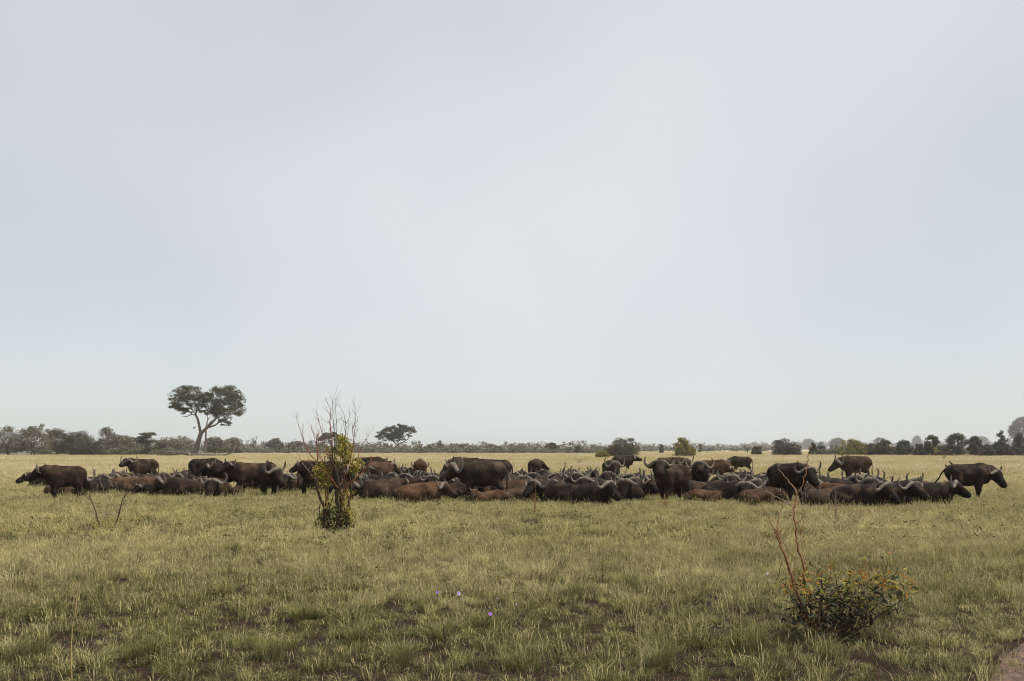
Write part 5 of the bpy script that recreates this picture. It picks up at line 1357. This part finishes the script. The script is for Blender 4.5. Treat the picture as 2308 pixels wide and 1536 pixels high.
for pts in [[(600, 1380), (790, 1270), (785, 1120), (760, 990), (720, 910)], [(620, 1380), (800, 1230), (900, 1100), (940, 960), (950, 900)], [(640, 1380), (850, 1200), (990, 1060), (1090, 990), (1210, 930)],
            [(620, 1380), (860, 1120), (900, 1030), (1010, 930), (1040, 870)], [(560, 1390), (520, 1250), (450, 1120), (360, 1000)], [(580, 1390), (650, 1200), (640, 1050), (620, 950)], [(640, 1390), (900, 1250), (1060, 1130), (1180, 1080)],
            [(600, 1390), (420, 1300), (340, 1200)], [(610, 1390), (700, 1220), (830, 1040), (850, 930)], [(560, 1390), (480, 1240), (470, 1090)], [(640, 1390), (780, 1300), (950, 1180), (1120, 1050)]]:
    sstem(pts, .010, .003, M_STEM_D, 6, .16, dep=r.normal(0, .28), tips=tips)
for k in range(26):
    x1 = r.uniform(330, 1200); z1 = r.uniform(900, 1180)
    sstem([(r.uniform(520, 660), 1390), (600 + (x1 - 600) * .45, 1240), (x1, z1)], .006, .002, M_STEM_R if k % 2 else M_STEM_D, 5, .12, dep=r.normal(0, .3), tips=tips)
# leaves: the biggest 300 as pieces of their own, the rest together
def lmesh(mat, nm): return mesh_np(nm, LEAF[0], LEAF[1], False, [mat])
LM = {'g': lmesh(M_LF_G, 'leaf'), 'b': lmesh(M_LF_B, 'leaf'), 'o': lmesh(M_LF_O, 'leaf'), 'y': lmesh(M_LF_Y, 'leaf')}
REST = {k: Acc() for k in LM}
spots = []
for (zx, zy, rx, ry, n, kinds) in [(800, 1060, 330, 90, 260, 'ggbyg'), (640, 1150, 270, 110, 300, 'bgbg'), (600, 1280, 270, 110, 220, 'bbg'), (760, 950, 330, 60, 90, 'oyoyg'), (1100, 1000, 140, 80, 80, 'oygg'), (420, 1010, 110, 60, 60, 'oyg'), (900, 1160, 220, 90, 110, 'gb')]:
    for k in range(n):
        while True:
            u, v, q_ = r.uniform(-1, 1, 3)
            if u * u + v * v + q_ * q_ < 1: break
        x, z = zs(zx + u * rx, zy + v * ry)
        z = max(z, .03)
        spots.append((x, q_ * .42, z, kinds[r.integers(len(kinds))], .086 * r.uniform(.55, 1.25)))
for t in tips:
    for k in range(2):
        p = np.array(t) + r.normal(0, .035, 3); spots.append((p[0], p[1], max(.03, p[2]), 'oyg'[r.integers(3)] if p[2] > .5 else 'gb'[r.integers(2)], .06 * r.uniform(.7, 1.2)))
spots.sort(key=lambda q_: q_[1] - q_[4] * 6)
for k, (x, y, z, kd, s) in enumerate(spots):
    az, el, ro = r.uniform(0, 6.28), r.normal(.05, .5), r.normal(0, .5)
    if k < 300:
        o = obj('leaf', LM[kd], sh)
        o.matrix_local = Matrix.Translation((x, y, z)) @ Matrix.Rotation(az, 4, 'Z') @ Matrix.Rotation(-el, 4, 'Y') @ Matrix.Rotation(ro, 4, 'X') @ Matrix.Scale(s, 4)
    else: add_leaf(REST[kd], (x, y, z), az, el, ro, s)
for kd, nm in (('g', 'foliage'), ('b', 'dark_foliage'), ('o', 'orange_shoots'), ('y', 'yellow_shoots')):  # the b leaves are simply a darker leaf colour
    o = obj(nm, REST[kd].mesh(nm, LM[kd].materials[0]), sh); o['kind'] = 'stuff'

# --- small V-shaped sapling at left
r = np.random.default_rng(47)
sp = empty('sapling', pos(241, 1198)); tag(sp, 'small V-shaped bare sapling with yellow-green leaves at its foot, lower left', 'sapling')
def zl(zx, zy): return ((160 + zx / 9.6 - 241) / 93.0, (1198 - (1060 + zy / 9.6)) / 93.0)
def lstem(pts, r0, r1, mat=M_STEM_D, tw=2, tl=.1):
    dep = r.normal(0, .12)
    stem_part(sp, [(zl(*p)[0], dep * k / len(pts), zl(*p)[1], r0 + (r1 - r0) * k / (len(pts) - 1)) for k, p in enumerate(pts)], mat, r, tw, tl)
lstem([(650, 1340), (620, 1200), (585, 1060), (540, 880), (485, 710), (430, 630)], .019, .012, tw=1)
lstem([(430, 632), (370, 610), (335, 560)], .010, .006)
lstem([(440, 640), (405, 560), (395, 490), (420, 450)], .010, .004)
lstem([(890, 1340), (930, 1230), (995, 1120), (1050, 960), (1110, 760), (1150, 600)], .018, .011, tw=1)
lstem([(1150, 600), (1240, 490), (1330, 370), (1390, 270)], .010, .003, tw=4, tl=.2)
lstem([(1140, 640), (1170, 540), (1250, 400), (1280, 240)], .008, .003, tw=3)
lstem([(1040, 970), (1000, 900), (940, 760), (870, 650), (845, 560)], .007, .003)
lstem([(1020, 960), (1040, 820), (1090, 680)], .006, .003)
lstem([(760, 1340), (740, 1000), (600, 540), (548, 430), (560, 300)], .006, .004, M_STEM_P, 1)
lstem([(770, 1340), (760, 900), (680, 480), (600, 290)], .005, .003, M_STEM_P, 1)
lstem([(480, 1400), (400, 1330), (290, 1230), (150, 1060)], .005, .002)
leaf_cloud(sp, 'foliage', M_LF_Y, [(780, 1160, 300, 130, 1.0), (1050, 1080, 90, 90, .2), (500, 1150, 160, 120, .35)], 150, .055, r, zl, .2, .25)
leaf_cloud(sp, 'base_foliage', M_LF_G, [(770, 1290, 220, 60, 1.0)], 160, .06, r, zl, .2, .25)

# --- small twiggy plants
def twig_plant(px, gy, top, label, mat, n, spread, leafmat=None, nl=0, lz=(.4, .9), ls=.04, seed=0, name='twig_plant', cat='plant'):
    r = np.random.default_rng(600 + seed)
    p = pos(px, gy); s = (gy - HY) / 2.0; h = (gy - top) / s
    root = empty(name, p); tag(root, label, cat)
    tp = []
    for k in range(n):
        a_ = r.uniform(0, 6.28); e = spread * r.uniform(.2, 1); hh = h * (1 if k == 0 else r.uniform(.6, .95))
        stem_part(root, [(r.normal(0, .01), 0, -.03, .010), (e * .3 * math.cos(a_), e * .3 * math.sin(a_), hh * .45, .007), (e * math.cos(a_), e * math.sin(a_), hh, .003)], mat, r, 4, h * .22, tips=tp)
    if leafmat:
        A = Acc()
        for k in range(nl):
            t = tp[r.integers(len(tp))]; z = h * r.uniform(*lz)
            add_leaf(A, (t[0] * z / max(t[2], .1) + r.normal(0, ls), t[1] + r.normal(0, ls), z), r.uniform(0, 6.28), r.normal(0, .5), r.normal(0, .6), ls * r.uniform(.8, 1.6))
        o = obj('foliage', A.mesh('foliage', leafmat), root); o['kind'] = 'stuff'
twig_plant(568, 1136, 1084, 'thin orange-brown twig before the pair of standing cows', M_STEM_R, 2, .15, seed=1)
twig_plant(1207, 1168, 1086, 'slender sapling with a few yellow leaves before the looped-horn bull', M_STEM_R, 3, .10, M_LF_Y, 30, (.4, .7), .05, seed=2)
twig_plant(1262, 1062, 1024, 'pale leafless twig in the far field behind the resting bulls', M_STEM_P, 3, .5, seed=3)
twig_plant(1884, 1172, 1108, 'dry pale weed stalks before the brown buffalo resting at right', M_STEM_P, 7, .28, seed=4)
twig_plant(1862, 1166, 1140, 'yellow-green leafy weed left of the dry weed stalks', M_STEM_D, 5, .2, M_LF_Y, 60, (.2, .9), .05, seed=5)
twig_plant(2127, 1043, 1017, 'small leafy sapling alone in the pale field at right', M_STEM_D, 3, .3, M_L_OLIVE, 90, (.4, 1), .16, seed=6)
twig_plant(2110, 1034, 1009, 'pale yellow-green sapling under the taller round tree', M_STEM_D, 3, .3, M_LF_Y, 90, (.5, 1), .2, seed=7)
twig_plant(2262, 1072, 1040, 'thin bare twigs behind the horn of the dark cow at right', M_STEM_D, 4, .35, seed=8)
twig_plant(1500, 1150, 1112, 'dry reddish stems at the front feet of the staring buffalo', M_STEM_R, 6, .25, seed=9)
twig_plant(1359, 1318, 1274, 'short dark dry stalk in the grass right of the flowers', M_STEM_D, 1, .03, seed=10)
twig_plant(1003, 1462, 1398, 'short black twig in the foreground grass below the flowers', M_STEM_D, 1, .08, seed=11)
twig_plant(527, 1262, 1222, 'dark little weed in the grass left of the tall bush', M_STEM_D, 4, .12, M_LF_G, 60, (.1, .8), .04, seed=12)
twig_plant(1486, 1188, 1156, 'small dark weed in the grass below the staring buffalo', M_STEM_D, 4, .12, M_LF_G, 40, (.0, .4), .04, seed=13)
twig_plant(1272, 1060, 1040, 'low scrubby tuft in the far field right of the leafless twig', M_STEM_P, 6, .6, M_L_OLIVE, 60, (.2, 1), .12, seed=14)
twig_plant(1305, 1050, 1034, 'second low scrub far behind the resting herd', M_STEM_P, 6, .6, M_L_OLIVE, 60, (.2, 1), .12, seed=15)
twig_plant(1658, 1072, 1052, 'thin twig beside the forelegs of the buffalo walking left', M_STEM_P, 3, .2, seed=16)

# tall single grass stalk at the lower left
M_STALK = plain_mat('dry_stalk', (0.36, 0.27, 0.12), .7, .2, 20)
p = pos(163, 1558); st = empty('grass_stalk', p); tag(st, 'single tall straw-coloured grass stalk at the lower left', 'grass stalk')
T = Acc(); S_ = smoothpath([(0, 0, -.02, .006), (-.01, 0, .3, .0055), (.0, .01, .55, .004), (.03, .01, .78, .002)], 5); T.tube(S_[:, :3], S_[:, 3], 6); obj('stalk', T.mesh('stalk', M_STALK, True), st)
T = Acc(); S_ = smoothpath([(.01, .01, .58, .003), (.02, .01, .66, .008), (.03, .01, .75, .006), (.035, .01, .80, .001)], 4); T.tube(S_[:, :3], S_[:, 3], 6); obj('seed_head', T.mesh('seed_head', M_STALK, True), st)

# flowers
M_FL = {'v': plain_mat('violet_petal', (0.26, 0.11, 0.45), .6, .12, 20), 'l': plain_mat('lilac_petal', (0.42, 0.32, 0.58), .6, .1, 20), 'w': plain_mat('white_petal', (0.52, 0.46, 0.50), .6, .08, 20), 'e': plain_mat('flower_throat', (0.16, 0.05, 0.28), .7, .1, 20)}
def flower(px, gy, c, rad, tilt, az, label):
    rad *= .60
    p = pos(px, gy + 34); rt = empty('wildflower', (p[0], p[1], ground_h(p[0], p[1]))); tag(rt, label, 'flower', 'wild flowers in the foreground grass')
    h = (34) / ((gy + 34 - HY) / 2.0)
    T = Acc(); T.tube(smoothpath([(0, .02, -.02), (.01, .01, h * .5), (0, 0, h)], 4), [.003] * 9, 5); obj('stalk', T.mesh('stalk', M_LF_G, True), rt)
    Mx = Matrix.Translation((0, 0, h)) @ Matrix.Rotation(az, 4, 'Z') @ Matrix.Rotation(tilt, 4, 'X')
    V = []; n = 6
    for i in range(n):
        u = i / (n - 1); a_ = (u - .5) * 1.32
        for t, zz in ((.18, -.35), (.55, -.08), (.95, .05), (1.08 if 0 < i < n - 1 else .98, .02)): V.append((rad * t * math.cos(a_), rad * t * math.sin(a_), rad * zz))
    pm_ = mesh_np('petal', np.array(V), np.array([[i * 4 + k, i * 4 + 4 + k, i * 4 + 5 + k, i * 4 + 1 + k] for i in range(n - 1) for k in range(3)]), True, [M_FL[c]])
    for k in range(5): obj('petal', pm_, rt, mat=Mx @ Matrix.Rotation(k * 2 * math.pi / 5, 4, 'Z'))
    T = Acc(); T.tube([(0, 0, -rad * .9), (0, 0, -rad * .33)], [rad * .08, rad * .2], 8); obj('throat', T.mesh('throat', M_FL['e'], True), rt, mat=Mx)
flower(986, 1337, 'v', .033, R(58), 0, 'violet flower farthest left in the foreground grass')
flower(1034, 1339, 'l', .042, R(75), R(40), 'pale lilac flower just right of the leftmost violet one')
flower(1105, 1386, 'v', .034, R(52), R(10), 'deep violet flower lowest in the foreground grass')
flower(1121, 1349, 'w', .026, R(70), R(-40), 'whitish flower above the lowest violet flower')
flower(1164, 1363, 'l', .022, R(75), R(60), 'tiny lilac flower right of the lowest violet flower')
flower(1730, 1293, 'w', .026, R(62), R(10), 'small white flower left of the dark serrated shrub')

# birds
M_BIRD = plain_mat('oxpecker_plumage', (0.035, 0.028, 0.022), .7, .3, 20)
M_BILL = plain_mat('red_bill', (0.42, 0.05, 0.02), .4, .1, 20)
def bird_mesh():
    A = Acc()
    S_ = smoothpath([(-.13, 0, -.05, .006), (-.06, 0, .0, .022), (0, 0, .05, .038), (.045, 0, .10, .034), (.07, 0, .145, .026), (.095, 0, .155, .012)], 4); A.tube(S_[:, :3], S_[:, 3], 8)
    for s in (-1, 1): A.tube([(-.02, s * .015, .03), (-.02, s * .018, -.02)], [.005, .004], 5)
    for s in (-1, 1):
        S_ = smoothpath([(.04, s * .032, .10, .012), (-.04, s * .036, .05, .016), (-.13, s * .012, -.02, .003)], 4); A.tube(S_[:, :3], S_[:, 3], 6)
    return A.mesh('bird_body', M_BIRD, True)
BM = bird_mesh(); T = Acc(); T.tube([(.10, 0, .155), (.13, 0, .148)], [.008, .001], 6); BB = T.mesh('bill', M_BILL, True)
def perch(hidx, lx, ly, rz, label):
    root = HERD_ROOTS[hidx]; body = [c for c in root.children if c.name.startswith('body')][0]
    V = np.empty(len(body.data.vertices) * 3, np.float32); body.data.vertices.foreach_get('co', V); V = V.reshape(-1, 3)
    k = np.argmax(V[:, 2] - 6 * np.hypot(V[:, 0] - lx, V[:, 1] - ly))
    sz = root.scale[0]; a_ = root.rotation_euler.z
    v = V[k] * sz; w_ = (root.location.x + v[0] * math.cos(a_) - v[1] * math.sin(a_), root.location.y + v[0] * math.sin(a_) + v[1] * math.cos(a_), v[2] + .012)
    b = empty('oxpecker', w_, rz, .75); tag(b, label, 'bird', 'oxpeckers riding on buffalo')
    obj('body', BM, b); obj('bill', BB, b)
perch(len(HERD) - 1, -.62, 0, R(150), 'small dark bird perched on the hip of the dark cow at right')
perch(len(HERD) - 1, -.80, 0, R(200), 'small dark bird perched by the tail root of the dark cow at right')
perch(21, .1, -.1, R(60), 'small dark bird on the back of the bull with drooping turned head')
# bird in flight by the tall tree
p = pos(438, 1030.5); z = CAMH + (HY - 965) / FPX * p[1]
fb = empty('flying_bird', (p[0], p[1], z)); tag(fb, 'dark bird flying left of the forked trunk of the tall tree', 'bird')
A = Acc(); S_ = smoothpath([(-.3, 0, -.25, .02), (0, 0, 0, .11), (.2, 0, .12, .09), (.36, 0, .16, .02)], 4); A.tube(S_[:, :3], S_[:, 3], 8); obj('body', A.mesh('body', M_BIRD, True), fb)
for s in (-1, 1):
    A = Acc(); A.add([(.12, s * .05, .06), (-.15, s * .05, .0), (-.10, s * .4, .22), (.16, s * .42, .26), (.02, s * .75, .30)], [[0, 1, 2, 3]], [[3, 2, 4]]); A.add([(.12, s * .05, .04), (-.15, s * .05, -.02), (-.10, s * .4, .20), (.16, s * .42, .24), (.02, s * .75, .29)], [[0, 3, 2, 1]], [[3, 4, 2]])
    obj('wing', A.mesh('wing', M_BIRD), fb)
# ------------------------------------------------------------------ haze over the plain
hm, nt, out = new_mat('haze')
pv = nt.nodes.new('ShaderNodeVolumePrincipled')
pv.inputs['Color'].default_value = (0.99, 0.99, 0.99, 1); pv.inputs['Density'].default_value = 0.00019; pv.inputs['Anisotropy'].default_value = 0.2
nt.links.new(pv.outputs[0], out.inputs['Volume'])
A = Acc(); A.box((0, 1900, 19), (8000, 5600, 41))
hz_ = obj('haze', A.mesh('haze', hm)); tag(hz_, kind='stuff')
